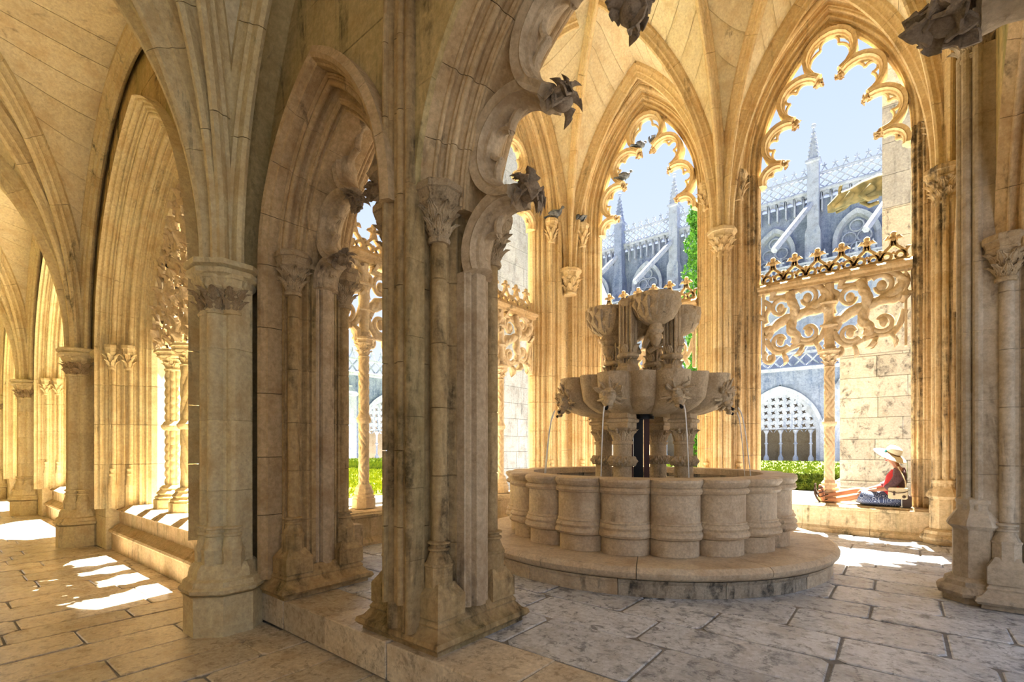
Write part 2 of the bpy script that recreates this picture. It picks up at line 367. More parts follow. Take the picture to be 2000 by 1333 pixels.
def capital(parent, x, y, zt, r, h, mat='capital', lmat=None, oct_=1.0, nleaf=8):
    """capital whose top is at zt, shaft radius r; abacus + bell, with the carved leaves as its child"""
    key = (round(r, 4), round(h, 4), mat, lmat, nleaf)
    if key not in _cap:
        R = r * 2.65 * oct_; ab = h * 0.42
        body = oct8([(R * 0.94, 0), (R, -ab * 0.10), (R, -ab * 0.32), (R * 0.92, -ab * 0.36), (R * 0.86, -ab * 0.50), (R * 0.82, -ab * 0.66), (R * 0.86, -ab * 0.70), (R * 0.84, -ab * 0.80), (R * 0.66, -ab)])
        body.merge(lathe([(R * 0.66, -ab), (R * 0.70, -ab * 1.06), (R * 0.64, -ab * 1.16), (r * 1.25, -h * 0.60), (r * 1.05, -h * 0.90), (r * 1.35, -h * 0.91), (r * 1.42, -h * 0.95), (r * 1.30, -h), (r, -h)], 16))
        lv = MB()
        for tier, (zb, n, L, W) in enumerate(((-h * 0.90, nleaf, h * 0.36, r * 1.15), (-h * 0.68, nleaf, h * 0.40, r * 1.35))):
            lf = leaf(L, W, 1.3)
            for k in range(n):
                rr = r * (1.0 if tier == 0 else 1.25)
                lv.merge(place(lf, rotz(2 * pi * (k + 0.5 * tier) / n) @ tr(rr, 0, zb) @ Matrix.Rotation(0.18, 4, 'Y')))
        for k in range(nleaf):
            a = 2 * pi * (k + 0.25) / nleaf
            lv.merge(ball((cos(a) * r * 1.75, sin(a) * r * 1.75, -h * 0.42), r * 0.24, 7, 5))
        _cap[key] = (body.mesh('capital', 25), lv.mesh('carved_leaves', 50))
    b, lv = _cap[key]
    c = obj('capital', b, mat, parent, loc=rel(parent, (x, y, zt)))
    obj('carved_leaves', lv, lmat or mat, c)
    return c
_shb = {}
def shaft_base(parent, x, y, zb, r, h, mat='pier', block=2.2):
    """tall gothic shaft base: octagonal block, bell, rings"""
    key = (round(r, 4), round(h, 4), mat, block)
    if key not in _shb:
        B = r * block
        mb = oct8([(B, 0), (B, h * 0.50), (B * 1.06, h * 0.52), (B * 1.06, h * 0.57)])
        mb.merge(lathe([(B * 1.04, h * 0.57), (B * 0.95, h * 0.62), (r * 1.35, h * 0.74), (r * 1.2, h * 0.80), (r * 1.5, h * 0.82), (r * 1.5, h * 0.86), (r * 1.15, h * 0.88), (r * 1.15, h * 0.93), (r * 1.55, h * 0.95), (r * 1.55, h * 0.98), (r * 1.1, h), (r, h)], 16))
        _shb[key] = mb.mesh('shaft_base')
    return obj('shaft_base', _shb[key], mat, parent, loc=rel(parent, (x, y, zb)))
def leaf_boss(s, seed=0):
    r = random.Random(seed); mb = ball((0, 0, 0), s * 0.45, 12, 9, (1.1, 0.9, 1))
    for k in range(13):
        a = 2 * pi * k / 14 * 3 + r.random(); e = (r.random() - 0.45) * 2.2
        lf = leaf(s * (0.72 + 0.25 * r.random()), s * 0.62, 1.5, 10, 0.14, 0.28, 0.55, 0.04)
        mb.merge(place(lf, rotz(a) @ Matrix.Rotation(e + pi / 2 * 0.6, 4, 'Y') @ tr(s * 0.05, 0, s * 0.1)))
    return mb
_boss = {}
def boss_mesh(s, seed):
    k = (round(s, 3), seed)
    if k not in _boss: _boss[k] = leaf_boss(s, seed).mesh('leaf_boss', 55)
    return _boss[k]

# ------------------------------------------------------------------ cusped tracery hanging inside an arch
def arc3(P, Q, sag, n, out):
    P, Q = Vector(P), Vector(Q); c = (Q - P).length; mid = (P + Q) / 2; R = (c * c / 4 + sag * sag) / (2 * sag)
    C = mid + out * (sag - R); a0 = atan2(P.y - C.y, P.x - C.x); a1 = atan2(Q.y - C.y, Q.x - C.x); am = atan2(out.y, out.x)
    def un(a, ref):
        while a - ref > pi: a -= 2 * pi
        while a - ref < -pi: a += 2 * pi
        return a
    a0, a1 = un(a0, am), un(a1, am)
    if sag > R:
        if a0 > am: a0 = a0 if a0 - am > 0 else a0 + 2 * pi
    return [Vector((C.x + R * cos(a0 + (a1 - a0) * i / n), C.y + R * sin(a0 + (a1 - a0) * i / n))) for i in range(n + 1)], C, R
def sweep2(fr, path, prof, inward):
    """sweep profile (offset towards 'inward' centre, v) along the 2-D path (u, z)"""
    rings = []; n = len(path)
    for i, p in enumerate(path):
        t = (path[min(i + 1, n - 1)] - path[max(0, i - 1)]).normalized(); nn = Vector((-t.y, t.x))
        if nn.dot(inward - p) < 0: nn = -nn
        rings.append([fr(p.x + nn.x * o, v, p.y + nn.y * o) for o, v in prof])
    return loft(rings)
def cusps(fr, parent, xc, zs, w, h, vc, dep, tb, nodes, mat, bmat, bs, seed=0, low=-0.30, nseg=18, small=True, foot=None):
    Rr = (w * w + h * h) / (2 * w)
    def inside(p):
        x, z = abs(p.x - xc), p.y - zs
        if z <= 0: return x < w
        return (x + (Rr - w)) ** 2 + z * z < Rr * Rr
    cen = Vector((xc, zs + 0.15 * w)); bl_ = [Vector((xc - a * w, zs + b * w)) for a, b in nodes]
    left = [Vector((xc - w + 0.02, zs + low * w))] + [p - (cen - p).normalized() * bs * 0.55 for p in bl_]
    bpts = bl_ + [Vector((2 * xc - p.x, p.y)) for p in reversed(bl_)]
    pts = left + [Vector((2 * xc - p.x, p.y)) for p in reversed(left)]
    big = [(-0.02 * w, vc - dep * 0.5), (tb * 0.30, vc - dep * 0.42), (tb * 0.45, vc - dep * 0.44), (tb * 0.62, vc - dep * 0.26), (tb * 0.85, vc - dep * 0.22), (tb, vc - dep * 0.10),
           (tb, vc + dep * 0.10), (tb * 0.85, vc + dep * 0.22), (tb * 0.62, vc + dep * 0.26), (tb * 0.30, vc + dep * 0.42), (-0.02 * w, vc + dep * 0.5)]
    ts = tb * 0.30; sm = [(-ts * 0.5, vc - dep * 0.12), (ts * 0.3, vc - dep * 0.11), (ts * 0.9, vc - dep * 0.04), (ts * 0.9, vc + dep * 0.04), (ts * 0.3, vc + dep * 0.11), (-ts * 0.5, vc + dep * 0.12)]
    for i in range(len(pts) - 1):
        P, Q = pts[i], pts[i + 1]; mid = (P + Q) / 2; d = (Q - P); out = Vector((-d.y, d.x)).normalized()
        if out.dot(mid - cen) < 0: out = -out
        end = i in (0, len(pts) - 2); t = 0.0
        while inside(mid + out * (t + 0.005)) and t < w: t += 0.005
        sag = max(t * 0.98, 0.05 * w)
        if end: sag = min(sag, d.length * 0.30)
        path, C, R = arc3(P, Q, sag, nseg, out)
        if end and foot is not None:
            ex = path[0] if i == 0 else path[-1]; leg = [Vector((ex.x, foot)), Vector((ex.x, (foot + ex.y) / 2)), Vector((ex.x, ex.y))]
            jo = [(-0.10, -dep * 0.48), (-0.03, -dep * 0.48), (-0.03, -dep * 0.42)] + [(-0.03 + 0.024 * sin(pi * q / 5), -dep * 0.42 + 0.05 * q / 5) for q in range(1, 6)] + [(-0.015, -dep * 0.20), (0.01, -dep * 0.18), (0.022, -dep * 0.08), (0.022, dep * 0.08), (0.01, dep * 0.18), (-0.015, dep * 0.20), (-0.03, dep * 0.42), (-0.10, dep * 0.48)]
            obj('jamb_order', sweep2(fr, leg, [(a_, vc + b_) for a_, b_ in jo], Vector((xc, ex.y))), mat, parent, 38)
        obj('cusp_arc', sweep2(fr, path, big, C), mat, parent, 38)
        if small:
            inn = [C + (p - C) * ((R - tb * 0.8) / R) for p in path]
            if end: ks = [0.1, 0.55, 1.0]
            else: ks = [0.03, 0.35, 0.65, 0.97]
            cp = []
            for j, k in enumerate(ks):
                q = inn[min(nseg, round(k * nseg))]; f = 1.0 if j in (0, len(ks) - 1) else 0.62
                cp.append(C + (q - C) * f)
            mbs = MB()
            for j in range(len(cp) - 1):
                a, b = cp[j], cp[j + 1]; mm = (a + b) / 2; o2 = (mm - C).normalized()
                dd = b - a; o3 = Vector((-dd.y, dd.x)).normalized()
                if o3.dot(o2) < 0: o3 = -o3
                sg = max((R - tb * 0.75) - (mm - C).length, 0.15 * dd.length)
                p2, C2, R2 = arc3(a, b, sg, 10, o3)
                mbs.merge(sweep2(fr, p2, sm, C2))
                if j > 0: # pointed tip between the small foils
                    tip = a; mbs.merge(place(MB().merge(ball((0, 0, 0), ts * 0.7, 6, 4)), Matrix.Translation(fr(tip.x, vc, tip.y))))
            obj('foil', mbs, mat, parent, 38)
    for i, q in enumerate(bpts):
        o = obj('leaf_boss', boss_mesh(bs, (seed + i) % 3), bmat, parent, loc=fr(q.x, vc, q.y), rot=(0.5 * i, 0.3, i * 1.3))
    return pts
# ================================================================== FLOORS
SL = 0.27                      # the fountain room stands one step above the gallery
def slab(parent, x0, x1, y0, y1, z, th, mat, r, name='paving_slab', g=0.006):
    dz = (r.random() - 0.5) * 0.006; tl = (r.random() - 0.5) * 0.004
    j = lambda: (r.random() - 0.5) * 0.012
    c = [(x0 + g + j(), y0 + g + j()), (x1 - g + j(), y0 + g + j()), (x1 - g + j(), y1 - g + j()), (x0 + g + j(), y1 - g + j())]
    # worn corners: eight-sided outline
    pts = []
    for i in range(4):
        p, a, b = Vector(c[i]), Vector(c[i - 1]), Vector(c[(i + 1) % 4]); k = 0.02 + 0.03 * r.random()
        k = k if g > 0.004 else 0.004
        pts += [p + (a - p).normalized() * k, p + (b - p).normalized() * k]
    cx, cy = (x0 + x1) / 2, (y0 + y1) / 2
    def ring(zz, s): return [(p.x + (cx - p.x) / abs(cx - p.x + 1e-9) * s, p.y + (cy - p.y) / abs(cy - p.y + 1e-9) * s, zz + dz + tl * (1 if k % 2 else -1)) for k, p in enumerate(pts)]
    return obj(name, loft([ring(z - th, 0), ring(z - 0.006, 0), ring(z, 0.008)]), mat, parent, 25)
r = random.Random(3)
floor = empty('floor', (0, 0, 0), kind='structure', label='gallery floor of long worn limestone slabs in rows')
obj('mortar_bed', box(-40, 3.2, -3.4, 3.3, -0.12, -0.012), 'mortar', floor)
x = 1.6; k = 0; far = MB()
while x > -34:
    wdt = 0.36 + 0.12 * r.random(); y = -2.6 + r.random() * 0.7
    while y < 2.1:
        L = 0.75 + 0.6 * r.random(); y1 = min(y + L, 2.12)
        if y1 - y > 0.12:
            if x > -13 and y1 > -0.9: slab(floor, x - wdt, x, y, y1, 0.0, 0.05, 'slab', r); k += 1
            else: far.merge(box(x - wdt + .006, x - .006, y + .006, y1 - .006, -0.05, 0.0))
        y += L
    x -= wdt
tag(obj('far_paving_slabs', far, 'slab', floor), kind='stuff')
room_floor = empty('floor', (0, 0, 0), kind='structure', label='fountain room floor of pale pitted flagstones with wide grey joints')
obj('mortar_bed', box(-5.9, 1.25, 2.06, 9.2, 0.0, SL - 0.010), 'mortar', room_floor)
y = 2.04; r = random.Random(11)
first = True
while y < 9.15:
    d = 0.40 + 0.24 * r.random(); x = 1.25 + 0.0
    if first: d = 0.50
    x = 1.25
    while x > -5.85:
        L = (0.62 if not first else 0.62) + 0.5 * r.random(); x0 = max(x - L, -5.9)
        if ((x0 + x) / 2 + 2.67) ** 2 + (y + d / 2 - 6.0) ** 2 > 1.2 ** 2:
            slab(room_floor, x0, x, y, y + d, SL, 0.25 if first else 0.05, 'slab' if first else 'slabwhite', r, 'kerb_block' if first else 'flagstone', 0.003 if first else 0.009)
        x -= L
    y += d; first = False
# ================================================================== GALLERY WALL, LEFT: bays with deep arches
def buttress(cx, cy, label, detail=True):
    b = empty('gallery_pier', (cx, cy, 0), label, 'pier', 'gallery wall piers with clustered shafts')
    K = 0.78
    obj('pedestal', oct8([(0.29, 0.0), (0.29, 0.34), (0.31, 0.345)]).merge(oct8([(0.29, 0.35), (0.32, 0.37), (0.325, 0.40), (0.30, 0.42), (0.29, 0.46), (0.26, 0.48), (0.25, 0.55), (0.22, 0.60)])) , 'gallery', b, 30, loc=(0, 0, 0))
    # clustered plan: half-octagon core and three shafts towards the gallery
    plan = []
    for (sx, sy, sr, a0, a1) in ((0.20, 0.02, 0.075, -100, 60),):
        plan += [(sx + sr * cos(radians(a)), sy + sr * sin(radians(a))) for a in (-100, -70, -40, -10, 20, 50)]
    plan += [(0.20, 0.22), (-0.20, 0.22)]
    plan += [(-0.20 - 0.075 * cos(radians(a)), 0.02 + 0.075 * sin(radians(a))) for a in (50, 20, -10, -40, -70, -100)]
    plan += [(-0.16, -0.08)] + [(-0.105 + 0.07 * cos(radians(a)), -0.15 + 0.07 * sin(radians(a))) for a in (160, 190, 220, 250, 280, 310, 335)]
    plan += [(0, -0.13)] + [(0.105 + 0.07 * cos(radians(a)), -0.15 + 0.07 * sin(radians(a))) for a in (205, 230, 260, 290, 320, 350, 380)] + [(0.16, -0.08)]
    plan.reverse(); plan = [(p[0] * K, p[1] * K) for p in plan]
    plan_courses(b, plan, 0.58, 3.02, 0.62, 'gallery')
    for (sx, sy) in ((-0.215, 0.0), (-0.105, -0.15), (0.105, -0.15), (0.215, 0.0)):
        shaft_base(b, cx + sx * K, cy + sy * K, 0.46, 0.05, 0.46, 'gallery', 1.7)
    for (sx, sy) in ((-0.19, -0.0), (-0.105, -0.13), (0.105, -0.13), (0.19, 0.0)):
        capital(b, cx + sx * K * 1.1, cy + sy * K * 1.1, 3.10, 0.052, 0.34, 'gallery', 'capital', oct_=0.8, nleaf=6)
    obj('abacus', oct8([(0.20, 3.00), (0.225, 3.03), (0.235, 3.07), (0.27, 3.09), (0.275, 3.13), (0.25, 3.145), (0.285, 3.16), (0.29, 3.20), (0.24, 3.22)]), 'gallery', b, 30)
    return b
BX = [-4.75, -10.6, -16.4, -22.2]
for cx, lb in zip(BX, ('nearest gallery wall pier with dark carved capitals, left of the narrow doorway arch',
                       'second gallery wall pier back, right of the first sunlit bench recess',
                       'third gallery wall pier back, seen small at the left',
                       'farthest gallery wall pier, cut by the left edge')):
    buttress(cx, 1.78, lb)
gprof, gsh = splay((0.0, 1.84), (0.42, 2.40), [('f', 2), ('r', 3), ('h', 4), ('f', 2), ('h', 2), ('r', 2.5), ('R', 6), ('r', 2), ('h', 4), ('f', 1.5), ('r', 2), ('h', 4), ('R', 6), ('r', 2), ('h', 4), ('r', 3), ('f', 2), ('h', 3), ('r', 2), ('f', 2)])
gprof = [(-0.03, 1.90), (0.0, 1.80)] + gprof + [(0.45, 2.42), (0.45, 2.50), (0.38, 2.58), (0.30, 2.9), (-0.05, 2.9)]
oprof, osh = splay((0.62, 3.1), (0.0, 3.35), [('r', 1), ('f', 1)])
glabels = ('nearest sunlit gallery window arch with many golden mouldings', 'second gallery window arch back, beyond the second pier', 'third gallery window arch, a sliver at the left edge')
for bi in range(3):
    xc = -7.75 - 5.8 * bi
    a = empty('window_arch', (xc, 1.9, 0), glabels[bi], 'arch', 'gallery window arches')
    for_prof = [(rr, v) for rr, v in gprof]
    fr = lambda u, v, z, X=xc: (u - X, v - 1.9, z)
    arch_band(fr, a, xc, 2.02, 2.98, 3.17, 0.64, gprof, 'gallery', na=7 if bi == 0 else 4, sub=4, jl=0.6)
    if bi < 2:
        for sd in (-1,) if bi else (-1, 1):
            for (c, sr) in gsh:
                X = xc + sd * (2.02 - c[0])
                capital(a, X, c[1] - 0.03, 3.20, sr * 1.05, 0.38, 'gallery', oct_=0.95, nleaf=6)
                shaft_base(a, X, c[1] - 0.02, 0.66, sr * 0.8, 0.62, 'gallery', 1.9)
    # bench wall below
    bw = empty('bench_wall', (xc, 2.0, 0), ('near', 'second', 'third')[bi] + ' gallery bench wall with moulded sill, ' + ('sun patches on its top' if bi == 0 else 'beyond pier %s' % ('two', 'three')[bi - 1]), 'bench', 'gallery bench walls')
    x0, x1 = -5.75, 2.70
    def seg(name, lv, n, mat='bench', y1=1.35):
        """blocks with a moulded front: lv = [(y, z)...] front profile"""
        for i in range(n):
            a0 = x0 + 0.0 + (x1 + 0.3 - x0) * i / n; a1 = x0 + (x1 + 0.3 - x0) * (i + 1) / n
            ring = lambda X: [(X, yy, zz) for yy, zz in lv] + [(X, y1, lv[-1][1]), (X, y1, lv[0][1])]
            o = obj(name, loft([ring(a0 + 0.002), ring(a1 - 0.002)]), mat, bw, 30, loc=(0, 0, 0))
    x0, x1 = -2.85 + (0.1), 2.5
    seg('plinth_block', [(0.0, 0.0), (0.0, 0.27)], 5)
    seg('plinth_moulding', [(-0.03, 0.272), (-0.045, 0.295), (-0.03, 0.32), (0.02, 0.335), (0.045, 0.37), (0.075, 0.385), (0.10, 0.40)], 4)
    seg('dado_block', [(0.10, 0.402), (0.10, 0.60)], 6)
    seg('sill_stone', [(0.07, 0.602), (0.06, 0.62), (0.085, 0.64), (0.17, 0.70)], 4)
# deep wall above the bays
gw = empty('wall_gallery', (0, 1.9, 0), kind='structure', label='gallery wall above the window arches')
fr0 = lambda u, v, z: (u, v - 1.9, z)
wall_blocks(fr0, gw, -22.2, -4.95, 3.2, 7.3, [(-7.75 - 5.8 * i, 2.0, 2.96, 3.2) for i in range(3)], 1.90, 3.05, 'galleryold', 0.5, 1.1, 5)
for bi in range(4):      # wall strips beside the piers below the springing
    X = BX[bi]
    for s in (-1, 1):
        if bi == 0 and s == 1: continue
        x0, x1 = sorted((X + s * 0.16, X + s * (1.06 if s == -1 else 0.88)))
        wall_blocks(fr0, gw, x0, x1, 0.0, 3.2, [], 1.93, 3.05, 'galleryold' if bi == 0 else 'gallery', 0.5, 1.1, 9 + bi)
# string course between pier and arch
for bi in range(3):
    X = BX[bi]
    obj('string_course', rect_loft(X - 0.98, X - 0.2, 1.88 - 1.9, 0.6, [(3.05, 0), (3.10, 0.03), (3.15, 0.04), (3.2, 0.0)]), 'gallery', gw)
    if bi: obj('string_course', rect_loft(X + 0.2, X + 0.82, 1.88 - 1.9, 0.6, [(3.05, 0), (3.10, 0.03), (3.15, 0.04), (3.2, 0.0)]), 'gallery', gw)
# mullions and leaf tracery in the near gallery window
def carved_column(name, x, y, z0, z1, R, label, cat='column', group=None, mat='screen', mid=0.5, pitch=9, kind='spiral', basemat=None):
    c = empty(name, (x, y, z0), label, cat, group)
    H = z1 - z0
    bh, chh = 0.34, 0.30
    obj('base', oct8([(R * 2.2, 0), (R * 2.2, bh * .38), (R * 2.0, bh * .42), (R * 2.1, bh * .50), (R * 1.7, bh * .58), (R * 1.9, bh * .66), (R * 1.5, bh * .82), (R * 1.55, bh * .88), (R * 1.15, bh)]), basemat or mat, c)
    zm = H * mid
    for j, (a, b) in enumerate(((bh, zm - 0.06), (zm + 0.06, H - chh))):
        n, ns = 48, max(24, int((b - a) * 46)); rings = []
        for i in range(ns + 1):
            z = a + (b - a) * i / ns; ring = []
            for k in range(n):
                th = 2 * pi * k / n
                if kind == 'spiral': w = 0.24 * abs(sin(2.5 * th + (z * pitch) * (1 if j == 0 else -1))) ** 0.6
                elif kind == 'zigzag':
                    zz = abs(((z * 1.7 + 0.5 * j) % 1.0) - 0.5) * 2; w = 0.24 * abs(sin(3 * th + zz * 8.5)) ** 0.6
                else: w = 0.24 * (abs(sin(4 * th)) * abs(sin(z * 26 + 4 * (int(th / (pi / 4)) % 2)))) ** 0.5
                rr = R * (0.84 + w); ring.append((rr * cos(th), rr * sin(th), z))
            rings.append(ring)
        obj('shaft', loft(rings), mat, c, 25)
    obj('shaft_ring', lathe([(R, zm - .07), (R * 1.35, zm - .045), (R * 1.5, zm - .01), (R * 1.5, zm + .01), (R * 1.3, zm + .03), (R * 1.1, zm + .07)], 16), mat, c)
    capital(c, x, y, z0 + H, R * 0.82, chh, mat, oct_=1.0, nleaf=6)
    return c
for i, (mx, lb) in enumerate(((-8.57, 'sunlit carved column with scale pattern standing in the near gallery window'), (-7.90, 'carved column with slanting pattern, half hidden by the nearest pier'), (-7.1, 'carved column in the near gallery window hidden behind the pier'))):
    carved_column('window_column', mx, 2.50, 0.70, 3.05, 0.105, lb, group='gallery window columns', mat='gallery', mid=0.52, kind=('scale', 'spiral', 'zigzag')[i], basemat='gallery')
lt = empty('leaf_tracery', (-7.75, 2.52, 3.2), 'dense carved leaf tracery filling the near gallery arch', 'tracery')
r = random.Random(21); w_, h_ = 1.62, 2.50; Rr = (w_ * w_ + h_ * h_) / (2 * w_); cnt = 0; zz = -0.05; backing = MB()
lmesh = [leaf(0.24, 0.24, 0.9, 8, 0.22, 0.22, 0.45, 0.04).mesh('carved_leaf', 60)]
row = 0
while zz < h_ - 0.12:
    hw = sqrt(max(0, Rr * Rr - max(zz, 0) ** 2)) - (Rr - w_); xx = -hw + 0.05 + 0.11 * (row % 2)
    while xx < hw and xx < 0.9:
        q = 0.55 + 0.35 * r.random()
        o = obj('carved_leaf', lmesh[0], 'screen', lt, loc=(xx, -0.06, zz), rot=(1.6 * (r.random() - .5), 0.9 * (r.random() - 0.6), -pi / 2 + 1.2 * (r.random() - 0.5)), scale=(q, q, q)); cnt += 1
        if r.random() < 0.25: backing.merge(ball((xx + 0.08 * r.random(), 0.02, zz + 0.1 * r.random()), 0.085, 7, 5, (1, 0.5, 1)))
        xx += 0.17
    zz += 0.135; row += 1
tag(obj('leaf_stems', backing, 'screen', lt), kind='stuff')

ogw = empty('wall_outer', (0, -2.8, 0), kind='structure', label='plain outer wall of the gallery behind the camera')
wall_blocks(lambda u, v, z: (u, v + 2.8, z), ogw, -34.0, 1.0, 0.0, 7.4, [], -3.3, -2.85, 'vault', 0.6, 1.6, 61)
# ================================================================== WALL A (between gallery and fountain room)
wa = empty('wall_doorway', (0, 2.05, 0), kind='structure', label='stained wall above the narrow and the wide doorway arch')
frA = lambda u, v, z: (u, v - 2.05, z)
A1 = (-3.64, 0.95, 1.50, 3.26); A2 = (-0.88, 1.64, 1.78, 3.22)
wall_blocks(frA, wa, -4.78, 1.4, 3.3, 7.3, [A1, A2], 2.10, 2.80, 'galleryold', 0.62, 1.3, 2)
# left pier of the narrow arch
lp = empty('doorway_pier', (-4.5, 2.45, SL), 'broad moulded pier left of the narrow doorway arch', 'pier')
def pier_body(p, x0, x1, y0, y1, ztop, mat, corners, sr=0.05, cr=0.05, seed=0):
    cx, cy = (x0 + x1) / 2, (y0 + y1) / 2
    L = p.location
    plan = [(a - L.x, b - L.y) for a, b in moulded_square(cx, cy, (x1 - x0) / 2, (y1 - y0) / 2, cr)]
    plan_courses(p, plan, 0.22, ztop - L.z, 0.46, mat, seed=seed)
    obj('base_moulding', rect_loft(x0 - L.x, x1 - L.x, y0 - L.y, y1 - L.y, [(0.0, 0.125), (0.035, 0.12), (0.036, 0.145), (0.06, 0.165), (0.09, 0.155), (0.105, 0.12), (0.15, 0.085), (0.165, 0.09), (0.19, 0.075), (0.22, 0.05), (0.25, 0.03)]), mat, p, 30)
    for (sx, sy) in corners:
        X = x0 + cr * .9 if sx < 0 else x1 - cr * .9; Y = y0 + cr * .9 if sy < 0 else y1 - cr * .9
        ex, ey = X + sx * 0.005, Y + sy * 0.005
        hw = 0.105
        mb = rect_loft(ex - L.x - hw, ex - L.x + hw, ey - L.y - hw, ey - L.y + hw, [(0.20, 0.02), (0.34, 0.02), (0.40, -0.02), (0.42, -0.03)])
        obj('corner_block', mb, mat, p, 30)
        shaft_base(p, ex, ey, L.z + 0.36, sr, 0.34, mat, 1.75)
        capital(p, ex, ey, 3.36 if ztop < 4 else 3.36, sr * 1.05, 0.38, 'capital', oct_=1.08, nleaf=8)
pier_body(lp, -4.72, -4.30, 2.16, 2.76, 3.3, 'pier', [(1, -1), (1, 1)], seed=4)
ep = empty('doorway_reveal', (-5.2, 2.5, SL), 'hidden inner end of the doorway wall beside the broad pier', 'pier')
for z in (0, 0.5, 1.0, 1.5, 2.0, 2.5): obj('stone_course', box(-0.60, 0.48, -0.36, 0.30, z, z + 0.497), 'pier', ep)
# near pier
npier = empty('central_pier', (-2.70, 2.53, SL), 'large dark-streaked moulded pier in the middle foreground with leafy capital', 'pier')
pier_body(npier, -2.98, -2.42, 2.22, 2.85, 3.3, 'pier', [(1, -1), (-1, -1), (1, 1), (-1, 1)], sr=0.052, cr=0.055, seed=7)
# pilaster rising in front to the vault
pl = empty('wall_shaft', (-2.64, 2.09, SL), 'tall plain shaft bundle running up the central pier to the vault', 'column')
plan = [(-0.13, 0.09), (-0.13, 0.02)] + arcp(-0.10, -0.01, 0.035, 170, 340, 6) + [(-0.05, 0.0), (0.02, 0.0), (0.03, -0.03), (0.06, -0.03)] + arcp(0.10, -0.01, 0.035, 200, 370, 6) + [(0.13, 0.02), (0.13, 0.09)]
plan = [(p[0] * 0.95, p[1]) for p in plan]
plan_courses(pl, plan, 0.10, 7.2 - SL, 0.5, 'pier', seed=8)
WR = (-0.88, 1.89, 2.55, 4.35)
wrp, _ = splay((-0.0, 2.03), (0.24, 2.08), [('r', 2), ('h', 3), ('f', 1.5), ('R', 3), ('h', 2), ('f', 1)])
arch_band(lambda u, v, z: (u + 2.64, v - 2.09, z - SL), pl, WR[0], WR[1], WR[2], WR[3], 0.55, [(-0.02, 2.2)] + wrp + [(0.22, 2.3), (0, 2.3)], 'pier', na=5, jambs=(True, True))
# arch bands of wall A
def two_face(p0, p1, toks, ym):
    a, sh = splay(p0, p1, toks); b = [(rr, 2 * ym - v) for rr, v in reversed(a)]
    return a + b, sh
pa, sh1 = two_face((0.0, 2.02), (0.30, 2.30), [('f', 1), ('r', 2.4), ('f', 1.4), ('h', 4.5), ('f', 1), ('r', 1.4), ('R', 3.4), ('h', 4.6), ('f', 1), ('r', 2), ('h', 2), ('f', 1)], 2.46)
pa = [(-0.02, 2.10), (-0.015, 2.0)] + pa + [(-0.02, 2.85)]
na_ = empty('doorway_arch', (-3.64, 2.05, 3.26), 'narrow pointed doorway arch with stepped mouldings in stained wall', 'arch')
arch_band(lambda u, v, z: (u + 3.64, v - 2.05, z - 3.26), na_, A1[0], A1[1], A1[2], 3.26, 3.2, pa, 'arch', na=4, sub=6, jambs=(False, False))
arch_band(lambda u, v, z: (u + 3.64, v - 2.05, z - 3.26), na_, A1[0], A1[1], A1[2], 3.26, 0.40, [(-0.02, 2.22), (-0.02, 2.0), (0.01, 1.99), (0.04, 1.975), (0.07, 1.99), (0.085, 2.03), (0.10, 2.04), (0.10, 2.22)], 'arch', na=4, sub=6, jambs=(True, False), name='hood_stone')
pts1 = cusps(lambda u, v, z: (u + 3.64, v - 2.05, z - 3.26), na_, -3.64, 3.26, 0.66, 1.22, 2.50, 0.26, 0.065, [(0.56, 0.10), (0.24, 0.80)], 'cusp', 'darkleaf', 0.13, seed=1, low=-0.25, foot=0.50)
pb, sh2 = two_face((0.0, 2.14), (0.20, 2.40), [('f', 1.2), ('f', 3.5), ('r', 2), ('h', 3), ('f', 1), ('R', 3), ('h', 3), ('f', 1.2), ('r', 1.6), ('f', 1)], 2.53)
pb = [(-0.02, 2.2), (-0.01, 2.13)] + pb + [(-0.02, 2.9)]
wa2 = empty('doorway_arch', (-0.88, 2.5, 3.22), 'wide foreground doorway arch hung with cusps and dark leaf bosses', 'arch')
frW = lambda u, v, z: (u + 0.88, v - 2.5, z - 3.22)
arch_band(frW, wa2, A2[0], A2[1], A2[2], A2[3], 3.2, pb, 'arch', na=6, sub=6, jambs=(False, False))
cusps(frW, wa2, -0.88, 3.22, 1.46, 1.50, 2.52, 0.27, 0.078, [(0.69, 0.03), (0.52, 0.36), (0.205, 0.55)], 'cusp', 'darkleaf', 0.155, seed=0, low=-0.28, nseg=26, foot=0.50)
# right jamb of the wide arch, outside the frame on the right
rp = empty('doorway_pier', (0.98, 2.53, SL), 'moulded pier at the right end of the wide doorway arch', 'pier')
pier_body(rp, 0.70, 1.26, 2.22, 2.85, 3.3, 'pier', [(-1, -1), (-1, 1)], seed=12)

